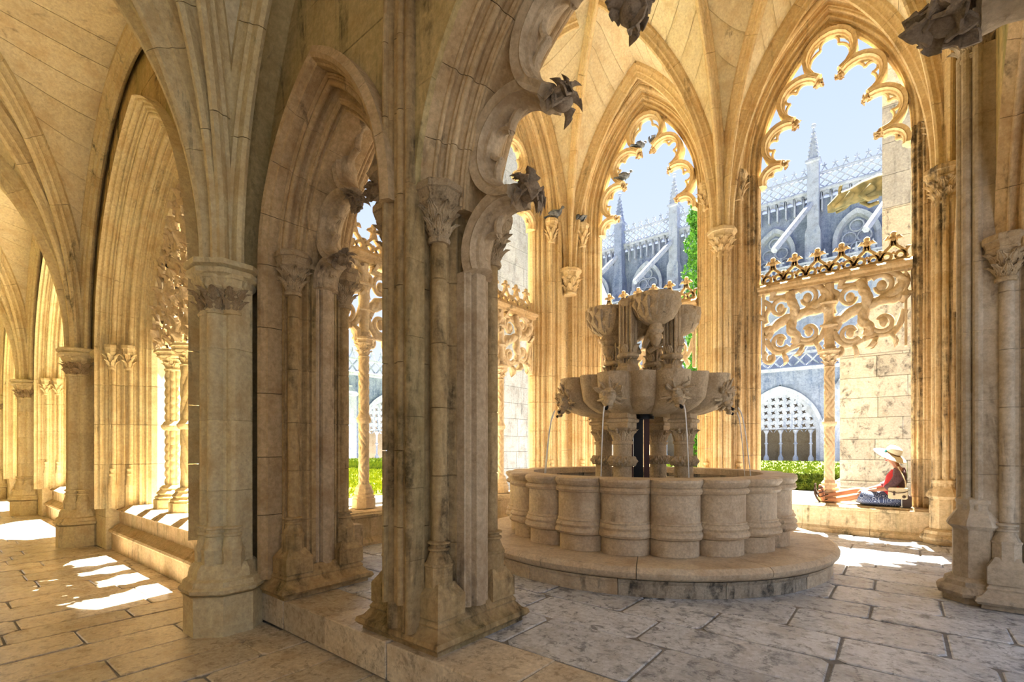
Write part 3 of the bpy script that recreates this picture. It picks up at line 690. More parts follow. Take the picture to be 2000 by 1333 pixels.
# ================================================================== FOUNTAIN ROOM WALLS
YB, XL, XR = 9.10, 5.75, 0.50
wprof, wsh = splay((0.0, 0.0), (0.42, 0.42), [('f', 1), ('r', 2), ('h', 2.6), ('f', 1.2), ('r', 1.4), ('R', 4.6), ('r', 1.2), ('h', 3), ('f', 1), ('r', 2), ('h', 2.6), ('r', 1.6), ('f', 1), ('h', 1.6), ('r', 1.2), ('f', 1.2)])
def wprofile(v0): return [(-0.02, v0 + 0.06), (-0.01, v0 - 0.03)] + [(a, v0 + b) for a, b in wprof] + [(0.43, v0 + 0.50), (0.30, v0 + 0.64), (-0.02, v0 + 0.64)]
ZS = 6.45
def crest_unit():
    """pierced fleur crest, 1 wide, about 1.5 high, thickness along Y"""
    mb = MB()
    def bar(pts, w, d=0.10): mb.merge(sweep2(lambda u, v, z: (u, v, z), [Vector(p) for p in pts], [(-w, -d), (w, -d), (w, d), (-w, d)], Vector((0, 9))))
    for s in (-1, 1):
        bar([(s * 0.25 + 0.17 * cos(a), 0.26 + 0.17 * sin(a)) for a in [2 * pi * i / 12 for i in range(13)]], 0.06)
        bar([(s * 0.50, 0.12), (s * 0.44, 0.35), (s * 0.30, 0.55), (s * 0.12, 0.72), (s * 0.05, 0.95)], 0.06)
        mb.merge(place(leaf(0.34, 0.26, 0.8, 5, 0.3, 0.3), Matrix.Translation((s * 0.44, 0, 0.36)) @ Matrix.Rotation(s * 0.25, 4, 'Y') @ rotz(0 if s > 0 else pi)))
        mb.merge(place(leaf(0.32, 0.3, 1.0, 5, 0.3, 0.3), Matrix.Translation((s * 0.05, 0, 1.02)) @ Matrix.Rotation(s * 1.0, 4, 'Y') @ rotz(0 if s > 0 else pi)))
    bar([(-0.5, 0.05), (0.5, 0.05)], 0.05)
    bar([(0, 0.72), (0, 1.25)], 0.09)
    mb.merge(ball((0, 0, 1.30), 0.13, 8, 6)); mb.merge(ball((0, 0, 0.42), 0.07, 6, 4)); mb.merge(ball((0, 0, 1.05), 0.16, 8, 6))
    return mb.mesh('crest_piece')
CREST = crest_unit()
def scroll_half():
    """half lattice panel in a 1 x 1.12 box: twisted trunks crossing, four scrolls with seed pods"""
    tr_, sc_, pod = MB(), MB(), []
    def curve(P, n=10):
        out = []
        for i in range(len(P) - 1):
            p0, p1, p2, p3 = P[max(0, i - 1)], P[i], P[i + 1], P[min(len(P) - 1, i + 2)]
            for k in range(n):
                t = k / n
                out.append(tuple(0.5 * ((2 * p1[j]) + (-p0[j] + p2[j]) * t + (2 * p0[j] - 5 * p1[j] + 4 * p2[j] - p3[j]) * t * t + (-p0[j] + 3 * p1[j] - 3 * p2[j] + p3[j]) * t ** 3) for j in range(3)))
        return out + [P[-1]]
    def rope(P, R, tw=26):
        pts = curve([(a, b, c) for a, b, c in P]); rings = []; up = None
        vp = [Vector(p) for p in pts]; s = 0
        for i, p in enumerate(vp):
            t = (vp[min(i + 1, len(vp) - 1)] - vp[max(0, i - 1)]).normalized()
            if up is None: up = Vector((0, 1, 0))
            up = (up - t * up.dot(t)).normalized(); b = t.cross(up)
            if i: s += (p - vp[i - 1]).length
            rings.append([tuple(p + (up * cos(a) + b * sin(a)) * R * (0.82 + 0.24 * abs(sin(2.0 * a + s * tw)))) for a in [2 * pi * k / 20 for k in range(20)]])
        return loft(rings)
    tr_.merge(rope([(0.02, 0.0, 0.44), (0.16, 0, 0.50), (0.36, -0.03, 0.60), (0.56, 0.03, 0.66), (0.80, 0, 0.74), (0.96, 0, 0.88), (0.93, 0, 1.0)], 0.078))
    tr_.merge(rope([(0.05, 0, 0.34), (0.22, 0.04, 0.58), (0.44, 0.0, 0.58), (0.64, -0.03, 0.66), (0.86, 0, 0.68), (0.98, 0, 0.80)], 0.065))
    tr_.merge(rope([(0.42, -0.02, 1.02), (0.44, -0.05, 0.90), (0.50, -0.06, 0.74), (0.47, -0.03, 0.60), (0.44, -0.05, 0.42), (0.52, -0.04, 0.30), (0.50, 0, 0.20)], 0.075))
    for (cx, cz, R, d, a0) in ((0.27, 0.80, 0.155, 1, 0.8), (0.68, 0.90, 0.165, -1, 2.4), (0.27, 0.26, 0.150, -1, -0.6), (0.70, 0.36, 0.155, 1, 3.5), (0.10, 0.00, 0.105, 1, 2.0)):
        pts = [(cx + (R * (1 - 0.50 * t)) * cos(a0 + d * t * 5.4), -0.02 + 0.03 * t, cz + (R * (1 - 0.50 * t)) * sin(a0 + d * t * 5.4)) for t in [i / 22 for i in range(23)]]
        sc_.merge(tube(pts, [0.042 * (1 - 0.3 * i / 22) for i in range(23)], 7))
        pod.append(ball((cx, 0, cz), R * 0.42, 8, 6, (1, 0.9, 1.2)).mesh('seed_pod', 60))
    sc_.merge(tube(curve([(0.0, 0, 0.95), (0.10, 0, 0.86), (0.03, 0, 0.70), (0.05, 0, 0.58)]), 0.045, 7))
    sc_.merge(tube(curve([(0.10, 0, 1.0), (0.30, 0, 0.97), (0.46, 0, 1.03), (0.66, 0, 1.08), (0.86, 0, 1.04), (0.95, 0, 0.92)]), 0.048, 7))
    sc_.merge(tube(curve([(0.04, 0, 0.30), (0.12, 0, 0.16), (0.24, 0, 0.07), (0.40, 0, 0.12), (0.58, 0, 0.18), (0.76, 0, 0.17), (0.88, 0, 0.26), (0.97, 0, 0.50)]), 0.048, 7))
    for (x, z, a) in ((0.30, 0.05, 2.6), (0.78, 0.16, 2.4), (0.60, 0.15, 3.4), (0.04, 0.66, -1.2), (0.95, 0.6, 0.4), (0.15, 0.98, 0.3)):
        sc_.merge(place(leaf(0.20, 0.17, 0.9, 5, 0.25, 0.4), Matrix.Translation((x, -0.02, z)) @ Matrix.Rotation(a, 4, 'Y')))
    return tr_.mesh('twisted_branch', 60), sc_.mesh('scroll', 60), pod
SCR = scroll_half()
def screen(fr, fyaw, uc, hw, vmid, label_i, column_label, scr_label, low_z=0.72, mat='screen', mirror=1):
    """mullion column, scroll lattice, cornice and crest of one window"""
    o = fr(uc, vmid, 0)
    carved_column('mullion_column', o[0], o[1], low_z, 3.22, 0.072, column_label, group='window mullion columns', mat='screen', mid=0.52, kind='zigzag')
    s = empty('scroll_screen', (o[0], o[1], 3.15), scr_label, 'screen', 'pierced scroll screens of the fountain room windows')
    s.rotation_euler = (0, 0, fyaw)
    W = hw - 0.03
    obj('centre_post', lathe([(0.075, 0.0), (0.06, 0.1), (0.085, 0.14), (0.065, 0.18), (0.075, 0.42), (0.10, 0.45), (0.07, 0.48), (0.08, 0.80), (0.10, 0.83), (0.07, 0.86), (0.06, 1.15)], 12, rf=lambda a, z: 1 + 0.12 * abs(sin(3 * a + z * 24))), mat, s)
    for zr in (0.46, 0.84): obj('rope_ring', tube([(-0.12, -0.07, zr), (0, -0.10, zr + 0.005), (0.12, -0.07, zr)], 0.022, 8), mat, s)
    for sd in (-1, 1):
        for me, nm in [(SCR[0], 'twisted_branch'), (SCR[1], 'scroll')] + [(q_, 'seed_pod') for q_ in SCR[2]]:
            q = obj(nm, me, mat, s, loc=(0.02 if sd > 0 else -W + 0.02, 0, 0.03), scale=(W * 0.98, 1.0, 1.06))
    for sd in (-1, 1): obj('frame_strip', box(min(sd * W, sd * (W - 0.035)), max(sd * W, sd * (W - 0.035)), -0.06, 0.08, 0.0, 1.18), mat, s)
    cor = MB(); prof = [(-0.10, 1.16), (-0.10, 1.20), (-0.16, 1.22), (-0.17, 1.26), (-0.12, 1.29), (-0.08, 1.33), (0.12, 1.33), (0.12, 1.16)]
    obj('cornice', loft([[(X, a, b) for a, b in prof] for X in (-W - 0.06, -0.3, 0.4, W + 0.06)]), 'crest', s)
    n = 6; u = 2 * W / n
    for i in range(n):
        obj('crest_piece', CREST, 'crest', s, loc=(-W + u * (i + 0.5), 0, 1.32), scale=(u, 0.30, u * 1.0))
    return s
def window(fr, fyaw, uc, v0, name_label, na, detail=True, cusp=True, mat='inner', amat='inner', cols=True, low=0.70, w=1.47, h=2.62):
    a = empty('window_arch', (0, 0, 0), name_label, 'arch', 'tall garden window arches of the fountain room')
    arch_band(fr, a, uc, w, h, ZS, low, wprofile(v0), amat, na=na, jl=0.62, sub=4, jmat=mat)
    for sd in (-1, 1):
        for (c, sr) in wsh:
            p = fr(uc + sd * (w - c[0]), v0 + c[1] - 0.03, 0)
            capital(a, p[0], p[1], ZS + 0.02, sr * 1.15, 0.50, mat, oct_=0.95, nleaf=6)
            shaft_base(a, p[0], p[1], low + 0.02, sr * 0.85, 0.62, mat, 1.7)
    if cusp:
        cusps(fr, a, uc, ZS, w - 0.43, 2.02, v0 + 0.46, 0.26, 0.085, [(0.62, 0.08), (0.47, 0.68), (0.14, 1.20)], amat, 'crest', 0.10, seed=2, low=-0.22, nseg=14)
    return a
def bench(fr, u0, u1, v0, label, joints):
    b = empty('window_bench', (0, 0, 0), label, 'bench', 'stone benches under the fountain room windows')
    def seg(name, lv, cuts, depth=0.66):
        for a, c in zip(cuts[:-1], cuts[1:]):
            ring = lambda U: [fr(U, v0 + y, z) for y, z in lv] + [fr(U, v0 + depth, lv[-1][1]), fr(U, v0 + depth, lv[0][1])]
            obj(name, loft([ring(a + 0.002), ring(c - 0.002)]), 'bench', b, 30)
    n = joints; cuts = [u0 + (u1 - u0) * i / n for i in range(n + 1)]
    seg('foot_moulding', [(-0.075, SL), (-0.075, SL + 0.03), (-0.055, SL + 0.05), (-0.05, SL + 0.065), (-0.02, SL + 0.08), (0, SL + 0.10)], cuts)
    seg('bench_block', [(0, SL + 0.102), (0, 0.63)], cuts)
    seg('seat_stone', [(-0.01, 0.632), (-0.03, 0.65), (-0.03, 0.68), (0.02, 0.695), (0.03, 0.71)], [u0 + (u1 - u0) * (i + 0.4 * (0 < i < n)) / n for i in range(n + 1)])
    return b
frBk = frX
wbk = empty('wall_back', (0, 0, 0), kind='structure', label='garden side wall of the fountain room')
UB, UA = -0.965, -4.15
wall_blocks(frBk, wbk, -5.75, 0.5, 6.6, 10.4, [(UA, 1.46, 2.61, ZS), (UB, 1.46, 2.61, ZS)], YB, YB + 0.64, 'innerold', 0.6, 1.0, 31)
wall_blocks(frBk, wbk, UA + 1.44, UB - 1.44, SL, 6.6, [], YB + 0.02, YB + 0.64, 'inner', 0.62, 1.0, 32)
wall_blocks(frBk, wbk, -5.9, UA - 1.45, SL, 6.6, [], YB + 0.02, YB + 0.64, 'inner', 0.62, 1.0, 33)
window(frBk, 0, UB, YB, 'right-hand garden window arch with cusped tracery, above the seated person', 6, mat='innerold')
window(frBk, 0, UA, YB, 'left-hand garden window arch with cusped tracery, behind the fountain', 6)
screen(frBk, 0, UB, 1.03, YB + 0.44, 0, 'slim zigzag-carved column on the bench by the person\'s feet', 'pierced scroll screen with fleur crest above the seated person')
screen(frBk, 0, UA, 1.03, YB + 0.44, 1, 'carved column of the back window hidden behind the fountain', 'pierced scroll screen behind the upper fountain bowls')
bench(frBk, -5.72, 0.48, YB, 'mossy stone bench under the back windows, where a person sits', 7)
wlf = empty('wall_left', (0, 0, 0), kind='structure', label='left wall of the fountain room')
UC, UD = 4.20, 7.30
wall_blocks(frL, wlf, 2.85, 9.1, 6.6, 10.4, [(UC, 1.46, 2.61, ZS), (UD, 1.46, 2.61, ZS)], XL, XL + 0.64, 'inner', 0.6, 1.0, 34)
wall_blocks(frL, wlf, UC + 1.44, UD - 1.44, SL, 6.6, [], XL + 0.02, XL + 0.64, 'inner', 0.62, 1.0, 35)
window(frL, pi / 2, UC, XL, 'garden window arch seen through the narrow doorway', 5)
window(frL, pi / 2, UD, XL, 'steeply seen garden window arch at the left of the far corner', 6)
screen(frL, pi / 2, UC, 1.03, XL + 0.44, 2, 'carved column on the bench seen through the narrow doorway', 'pierced scroll screen seen through the narrow doorway')
screen(frL, pi / 2, UD, 1.03, XL + 0.44, 3, 'thin carved column just right of the central pier', 'scroll screen just right of the central pier, seen steeply')
bench(frL, 2.86, 9.08, XL, 'stone bench along the left wall, seen through the doorway', 7)
wall_blocks(frL, wlf, UD + 1.44, 9.14, SL, 6.6, [], XL + 0.02, XL + 0.64, 'inner', 0.62, 1.0, 36)
wall_blocks(frL, wlf, 2.3, UC - 1.46, SL, 6.6, [], XL + 0.02, XL + 0.64, 'inner', 0.62, 1.0, 37)
# right wall: narrow arch, pier, wide arch to the other gallery
wr = empty('wall_right', (0, 0, 0), kind='structure', label='right wall of the fountain room with openings to the other gallery')
B1 = (4.12, 1.64, 1.78, 3.22); B2 = (7.05, 0.95, 1.50, 3.26)
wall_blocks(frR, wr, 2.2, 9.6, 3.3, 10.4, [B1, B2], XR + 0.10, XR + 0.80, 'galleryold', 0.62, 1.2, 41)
wall_blocks(frR, wr, 7.95, 9.2, SL, 3.3, [], XR + 0.06, XR + 0.80, 'innerold', 0.55, 1.2, 42)
shift = XR + 0.10 - 2.14
for nm, AA, prof, lb in (('w', B1, pb, 'wide doorway arch of the right wall, springing at the right edge'), ('n', B2, pa, 'narrow doorway arch of the right wall, seen almost edge-on')):
    e = empty('doorway_arch', (XR, AA[0], 3.2), lb, 'arch')
    arch_band(lambda u, v, z, AA=AA: (v + shift - XR, u - AA[0], z - 3.2), e, AA[0], AA[1], AA[2], AA[3], 3.2, prof, 'arch', na=5, jambs=(False, False))
rpier = empty('right_pier', (0.92, 5.96, SL), 'moulded pier at the right edge with leafy capital halfway up', 'pier')
pier_body(rpier, 0.62, 1.22, 5.70, 6.28, 3.3, 'palepier', [(-1, -1), (-1, 1), (1, -1), (1, 1)], seed=15)
rs = empty('vault_shaft', (0.49, 5.86, SL), 'tall octagonal shaft bundle at the right edge, carrying a vault capital', 'column')
def vshaft(e, ang, R=0.17, ztop=5.05, mat='arch', bmat=None, base=True):
    plan = []
    for k in range(5):
        a = ang - pi / 2 + pi * k / 4; c = (R * 0.72 * cos(a), R * 0.72 * sin(a))
        plan += [(c[0] + R * 0.26 * cos(a + b), c[1] + R * 0.26 * sin(a + b)) for b in (-1.2, -0.6, 0, 0.6, 1.2)]
        if k < 4:
            a2 = a + pi / 8; plan += [(R * 0.66 * cos(a2), R * 0.66 * sin(a2))]
    back = [(plan[-1][0] - 0.22 * cos(ang), plan[-1][1] - 0.22 * sin(ang)), (plan[0][0] - 0.22 * cos(ang), plan[0][1] - 0.22 * sin(ang))]
    plan += back
    plan_courses(e, plan, 0.5 if base else 0.0, ztop - e.location.z, 0.62, mat, seed=int(R * 100))
    if base:
        obj('base_moulding', oct8([(R + .09, 0), (R + .09, .05), (R + .12, .06), (R + .13, .09), (R + .11, .12), (R + .08, .14), (R + .07, .18), (R + .03, .21)]), bmat or mat, e, 30)
        obj('octagonal_block', oct8([(R + .02, .2), (R + .02, .62), (R + .06, .66), (R + .05, .69), (R * .9, .80), (R * .9, .83), (R, .85), (R, .88), (R * .8, .9)]), bmat or mat, e, 30)
    capital(e, e.location.x, e.location.y, ztop + 0.42, R * 0.62, 0.50, mat if mat != 'arch' else 'capital', oct_=0.95, nleaf=9)
vshaft(rs, pi, R=0.135, mat='palepier')
BKS = [((UA + UB) / 2 + 0.03, YB - 0.02, pi * 1.5, 'middle vault shaft bundle between the two garden windows', 'inner'),
       (XR - 0.06, YB - 0.06, pi * 1.25, 'weathered vault shaft in the right back corner behind the seated person', 'innerold')]
for X, Y, ang, lb, mt in BKS:
    e = empty('vault_shaft', (X, Y, SL), lb, 'column'); vshaft(e, ang, R=0.15, mat=mt)
e = empty('corner_corbel', (-XL + 0.10, YB - 0.10, 0), 'small leafy corbel capital in the far left corner', 'corbel')
capital(e, -XL + 0.10, YB - 0.10, 5.45, 0.10, 0.55, 'inner', oct_=0.9, nleaf=6)
wall_blocks(frX, wbk, XR - 0.1, XR + 0.9, SL, 3.3, [], YB + 0.0, YB + 0.6, 'innerold', 0.6, 1.0, 51)

# ================================================================== VAULTS (stone ribs and webs springing from each shaft)
def vault(label, springs, Z0, Hh, D, ribang, bound, ribw, mat, rmat, rise=0.05, rings=7, backing=False, webmat=None, ribseg=5, near=None, ghosts=()):
    """springs: (x, y, a0, a1, visible) with an allowed angular sector in degrees"""
    pts = [(s[0], s[1]) for s in springs] + list(ghosts)
    def zf(rho): return Z0 + Hh * sqrt(max(0.0, 1 - (1 - min(rho / D, 1.0)) ** 2)) + 0.04 * max(0, rho - D)
    for si, (sx, sy, a0, a1, seg, nw) in enumerate(springs):
        c = empty('ceiling', (sx, sy, 0), kind='structure', label=label[si] if isinstance(label, (list, tuple)) else label)
        def rmax(phi):
            m = 9.0; dx, dy = cos(phi), sin(phi)
            for (px, py) in pts:
                vx, vy = px - sx, py - sy; dd = vx * vx + vy * vy
                if dd < 1e-6: continue
                dot = dx * vx + dy * vy
                if dot > 1e-6: m = min(m, dd / (2 * dot))
            x0, x1, y0, y1 = bound
            if dx > 1e-6: m = min(m, (x1 - sx) / dx)
            if dx < -1e-6: m = min(m, (x0 - sx) / dx)
            if dy > 1e-6: m = min(m, (y1 - sy) / dy)
            if dy < -1e-6: m = min(m, (y0 - sy) / dy)
            return m
        angs = [radians(a) for a in ribang(si)]
        angs = sorted(a for a in angs if radians(a0) - 1e-3 <= a <= radians(a1) + 1e-3)
        w = ribw; prof = [(-w, 0.06), (-w, -0.02), (-w * .8, -0.04), (-w * .62, -0.10), (-w * .66, -0.13), (-w * .40, -0.15), (-w * .36, -0.20), (-w * .30, -0.235), (0, -0.255), (w * .30, -0.235), (w * .36, -0.20), (w * .40, -0.15), (w * .66, -0.13), (w * .62, -0.10), (w * .8, -0.04), (w, -0.02), (w, 0.06)]
        k_ = ribw / 0.11; prof = [(a, b * k_) for a, b in prof]
        for a in angs:
            L = rmax(a); N = seg * 5
            def P(t):
                rho = 0.0 + L * (t ** 1.7); return Vector((cos(a) * rho, sin(a) * rho, zf(rho)))
            for j in range(seg):
                rings_ = []
                for i in range(6):
                    t = (j * 5 + i) / N; t = t + (0.0006 if i == 0 else (-0.0006 if i == 5 and j < seg - 1 else 0))
                    p = P(max(t, 0)); tg = (P(min(t + 0.01, 1.0)) - P(max(t - 0.01, 0))).normalized()
                    side = Vector((-sin(a), cos(a), 0)); nn = side.cross(tg)
                    if nn.z < 0: nn = -nn
                    # near the springing the normal points back to the wall: keep it away from the room
                    rings_.append([tuple(p + side * q[0] + nn * q[1]) for q in prof])
                obj('rib_stone', loft(rings_), rmat, c, 40)
                for wallang, sg in ((0, 1), (180, -1), (360, 1)):
                    if backing and abs(math.degrees(a) - wallang) < 0.5 and sy > 0:
                        bk = []
                        for i in range(6):
                            p = P(max((j * 5 + i) / N, 0)); bk.append([(p.x, 0.0, p.z - 0.02), (p.x, 0.34, p.z - 0.02), (p.x, 0.34, p.z + 0.12), (p.x, 0.0, p.z + 0.12)])
                        obj('wall_rib_backing', loft(bk), 'galleryold', c, 40)
        # webs
        if nw:
            ws = [a0] + [math.degrees(a) for a in angs] + [a1]; ws = sorted(set(round(x, 3) for x in ws))
            for b0, b1 in zip(ws[:-1], ws[1:]):
                if b1 - b0 < 2: continue
                m = max(3, int((b1 - b0) / 6)); q0 = 0.10
                for k in range(nw):
                    f0, f1 = q0 + (1 - q0) * (k / nw) ** 1.25, q0 + (1 - q0) * ((k + 1) / nw) ** 1.25
                    grid = []
                    for i in range(4):
                        f = f0 + (f1 - f0) * i / 3; f = f + (0.0015 if i == 0 else (-0.0015 if i == 3 and k < nw - 1 else 0)); row_ = []
                        for j in range(m + 1):
                            ph = radians(b0 + (b1 - b0) * j / m); rho = rmax(ph) * f; zz_ = zf(rho) + rise
                            row_.append((cos(ph) * rho, sin(ph) * rho, zz_))
                        grid.append(row_)
                    lower = grid; n = m + 1; vs = [p for rw in lower for p in rw]; o = len(vs)
                    ups = [(p[0] * 0.985, p[1] * 0.985, p[2] + 0.15) for p in vs]; fs = []
                    for i in range(3):
                        for j in range(n - 1):
                            A_, B_, C_, D_ = i * n + j, i * n + j + 1, (i + 1) * n + j + 1, (i + 1) * n + j
                            fs += [(A_, D_, C_, B_), (o + A_, o + B_, o + C_, o + D_)]
                    for j in range(n - 1):
                        fs += [(j, j + 1, o + j + 1, o + j), (3 * n + j + 1, 3 * n + j, o + 3 * n + j, o + 3 * n + j + 1)]
                    obj('web_stone', MB().add(vs + ups, fs), mat, c, 50)
gy0, gy1 = 1.82, -2.72
gs = []
labs = []
for i, X in enumerate([1.05] + BX[:4]):
    gs.append((X, gy0, 180, 360, 6 if i < 4 else 4, 8 if i < 4 else 6)); labs.append('gallery vault springing from wall pier, bay %s' % ('at the camera', 'one', 'two', 'three', 'four')[i])
    gs.append((X, gy1, 0, 180, 4, 5)); labs.append('outer side of the gallery vault, bay %s' % ('at the camera', 'one', 'two', 'three', 'four')[i])
vault(labs, gs, 3.2, 3.68, 2.95, lambda si: [180, 218, 232, 270, 308, 322, 360] if si % 2 == 0 else [0, 45, 90, 135, 180], (-25.2, 3.6, gy1, gy0), 0.105, 'vault', 'gallery', backing=True)
# fountain room vault
yb = YB - 0.02; xl = -XL + 0.02; xr = XR - 0.02; xm = (UA + UB) / 2 + 0.03; ym = 6.0
fs_ = [(xl, yb, 270, 360, 7, 8), (xm, yb, 180, 360, 7, 8), (xr, yb, 180, 270, 7, 8), (xl, ym, -90, 90, 6, 7), (xr, ym, 90, 270, 6, 7), (xl, 2.9, 0, 90, 4, 5), (xm, 2.9, 0, 180, 4, 5), (xr, 2.9, 90, 180, 4, 5)]
fl = ['fountain room vault over the far left corner', 'fountain room vault fanning from the middle shaft', 'fountain room vault over the right back corner', 'fountain room vault from the left wall', 'fountain room vault from the right pier', 'fountain room vault over the near left corner', 'fountain room vault above the central pier', 'fountain room vault over the near right corner']
ra = {0: [270, 315, 360], 1: [180, 222, 270, 318, 360], 2: [180, 225, 270], 3: [-90, -55, -30, 0, 30, 55, 90], 4: [90, 125, 155, 180, 205, 235, 270], 5: [0, 45, 90], 6: [0, 45, 90, 135, 180], 7: [90, 135, 180]}
vault(fl, fs_, 5.42, 4.35, 3.2, lambda si: ra[si], (xl, xr, 2.88, yb), 0.085, 'vault', 'inner')
tag(obj('vault_boss', lathe([(0.05, 9.45), (0.28, 9.5), (0.34, 9.62), (0.30, 9.8), (0.05, 9.9)], 12, (xm, ym)), 'vault'), 'carved round boss at the crown of the fountain room vault', 'boss')

for (a_, lb_) in (((-34, 3.7, -3.3, 3.05, 7.42, 7.6), 'added unseen roof slab keeping sun out of the gallery vault joints'), ((-6.45, 1.35, 3.06, 9.80, 10.45, 10.6), 'added unseen roof slab keeping sun out of the fountain room vault joints')):
    tag(obj('ceiling', box(*a_), 'vault'), lb_, kind='structure')  # slabs added out of view to stop sun leaking between the web stones
rs_w = empty('wall_upper', (0, 2.9, 0), kind='structure', label='upper wall between the gallery roof and the fountain room roof')
wall_blocks(lambda u, v, z: (u, v - 2.9, z), rs_w, -6.4, 1.35, 7.3, 10.45, [], 2.5, 2.88, 'galleryold', 0.8, 2.0, 71)
# ================================================================== FOUNTAIN
FX, FY = -2.67, 6.0
ea = atan2(6.0, -2.67)                         # from the camera to the fountain
toward = ea + pi                               # the angle of the side that faces the camera
step = empty('round_step', (FX, FY, SL), 'round stone step the fountain basin stands on, wet and stained at its front', 'step')
R0 = 2.14; N = 14; r = random.Random(5)
a0 = toward + 0.35
for k in range(N):
    b0, b1 = a0 + 2 * pi * k / N, a0 + 2 * pi * (k + 1) / N
    def wedge(prof, rin, n=6, e=0.0015):
        rings = []
        for i in range(n + 1):
            a = b0 + e + (b1 - b0 - 2 * e) * i / n
            rings.append([(rr * cos(a), rr * sin(a), z) for rr, z in prof] + [(rin * cos(a), rin * sin(a), prof[-1][1]), (rin * cos(a), rin * sin(a), prof[0][1])])
        return loft(rings)
    obj('riser_block', wedge([(R0 - 0.05, 0), (R0 - 0.05, 0.115), (R0 - 0.04, 0.125), (R0 - 0.03, 0.15)], 1.45), 'fountainwet' if k in (13, 0, 3) else 'fountain', step, 30)
for k in range(11):
    b0, b1 = a0 + 0.2 + 2 * pi * k / 11, a0 + 0.2 + 2 * pi * (k + 1) / 11
    obj('tread_slab', wedge([(R0 - 0.045, 0.152), (R0 - 0.01, 0.17), (R0 + 0.01, 0.195), (R0 + 0.015, 0.225), (R0 + 0.0, 0.25), (R0 - 0.03, 0.268)], 1.40, 8), 'fountain', step, 30)
basin = empty('fountain_basin', (FX, FY, 0.54), 'large lobed stone fountain basin with ringed mouldings and dark wet foot', 'fountain')
NL = 20; Rc, Bl = 1.555, 0.165
def lobe(levels, rin, n=10, eps=0.004, R=Rc, B=Bl, nl=NL):
    rings = []
    for z, off in levels:
        ring = []
        for i in range(n + 1):
            t = eps + (1 - 2 * eps) * i / n; a = 2 * pi / nl * (t - 0.5); rr = R + B * sqrt(max(0, 1 - (2 * t - 1) ** 2)) + off
            ring.append((rr * cos(a), rr * sin(a), z))
        ring += [(rin * cos(pi / nl * (1 - 2 * eps)), rin * sin(pi / nl * (1 - 2 * eps)), z), (rin * cos(-pi / nl * (1 - 2 * eps)), rin * sin(-pi / nl * (1 - 2 * eps)), z)]
        rings.append(ring)
    return loft(rings)
foot = lobe([(0.0, -0.02), (0.158, -0.02)], 1.35).mesh('foot_block', 35)
wallp = [(0.162, -0.015), (0.175, 0.035), (0.20, 0.055), (0.225, 0.05), (0.245, 0.025), (0.252, 0.03), (0.27, 0.042), (0.29, 0.03), (0.305, 0.012), (0.315, 0.02), (0.325, 0.018), (0.335, 0.0), (0.60, 0.0), (0.61, 0.03), (0.635, 0.048), (0.66, 0.03), (0.668, 0.012)]
wallm = lobe(wallp, 1.46).mesh('basin_panel', 35)
rimm = lobe([(0.670, 0.015), (0.69, 0.03), (0.705, 0.045), (0.725, 0.055), (0.745, 0.05), (0.755, 0.03)], 1.42).mesh('rim_stone', 35)
for k in range(NL):
    a = toward + radians(3 + 9) + 2 * pi * k / NL
    obj('foot_block', foot.copy() if k in (2, 16, 17) else foot, 'fountainwet' if k in (2, 16, 17) else 'fountain', basin, rot=(0, 0, a))
    obj('basin_panel', wallm, 'fountain', basin, rot=(0, 0, a)); obj('rim_stone', rimm, 'fountain', basin, rot=(0, 0, a))
obj('basin_lining', lathe([(1.47, 0.0), (1.47, 0.74), (1.455, 0.74), (1.455, 0.02)], 48, caps=False), 'fountainwet', basin)
obj('basin_floor', lathe([(0.01, 0.0), (1.46, 0.0), (1.46, 0.05), (0.01, 0.05)], 48, caps=False), 'fountainwet', basin)
wat = obj('water', lathe([(0.001, 0.645), (1.455, 0.645)], 48, caps=False), 'water', None, loc=(FX, FY, 0.54))
tag(wat, 'dark still water in the large fountain basin', 'water')
ZW = 0.54 + 0.645
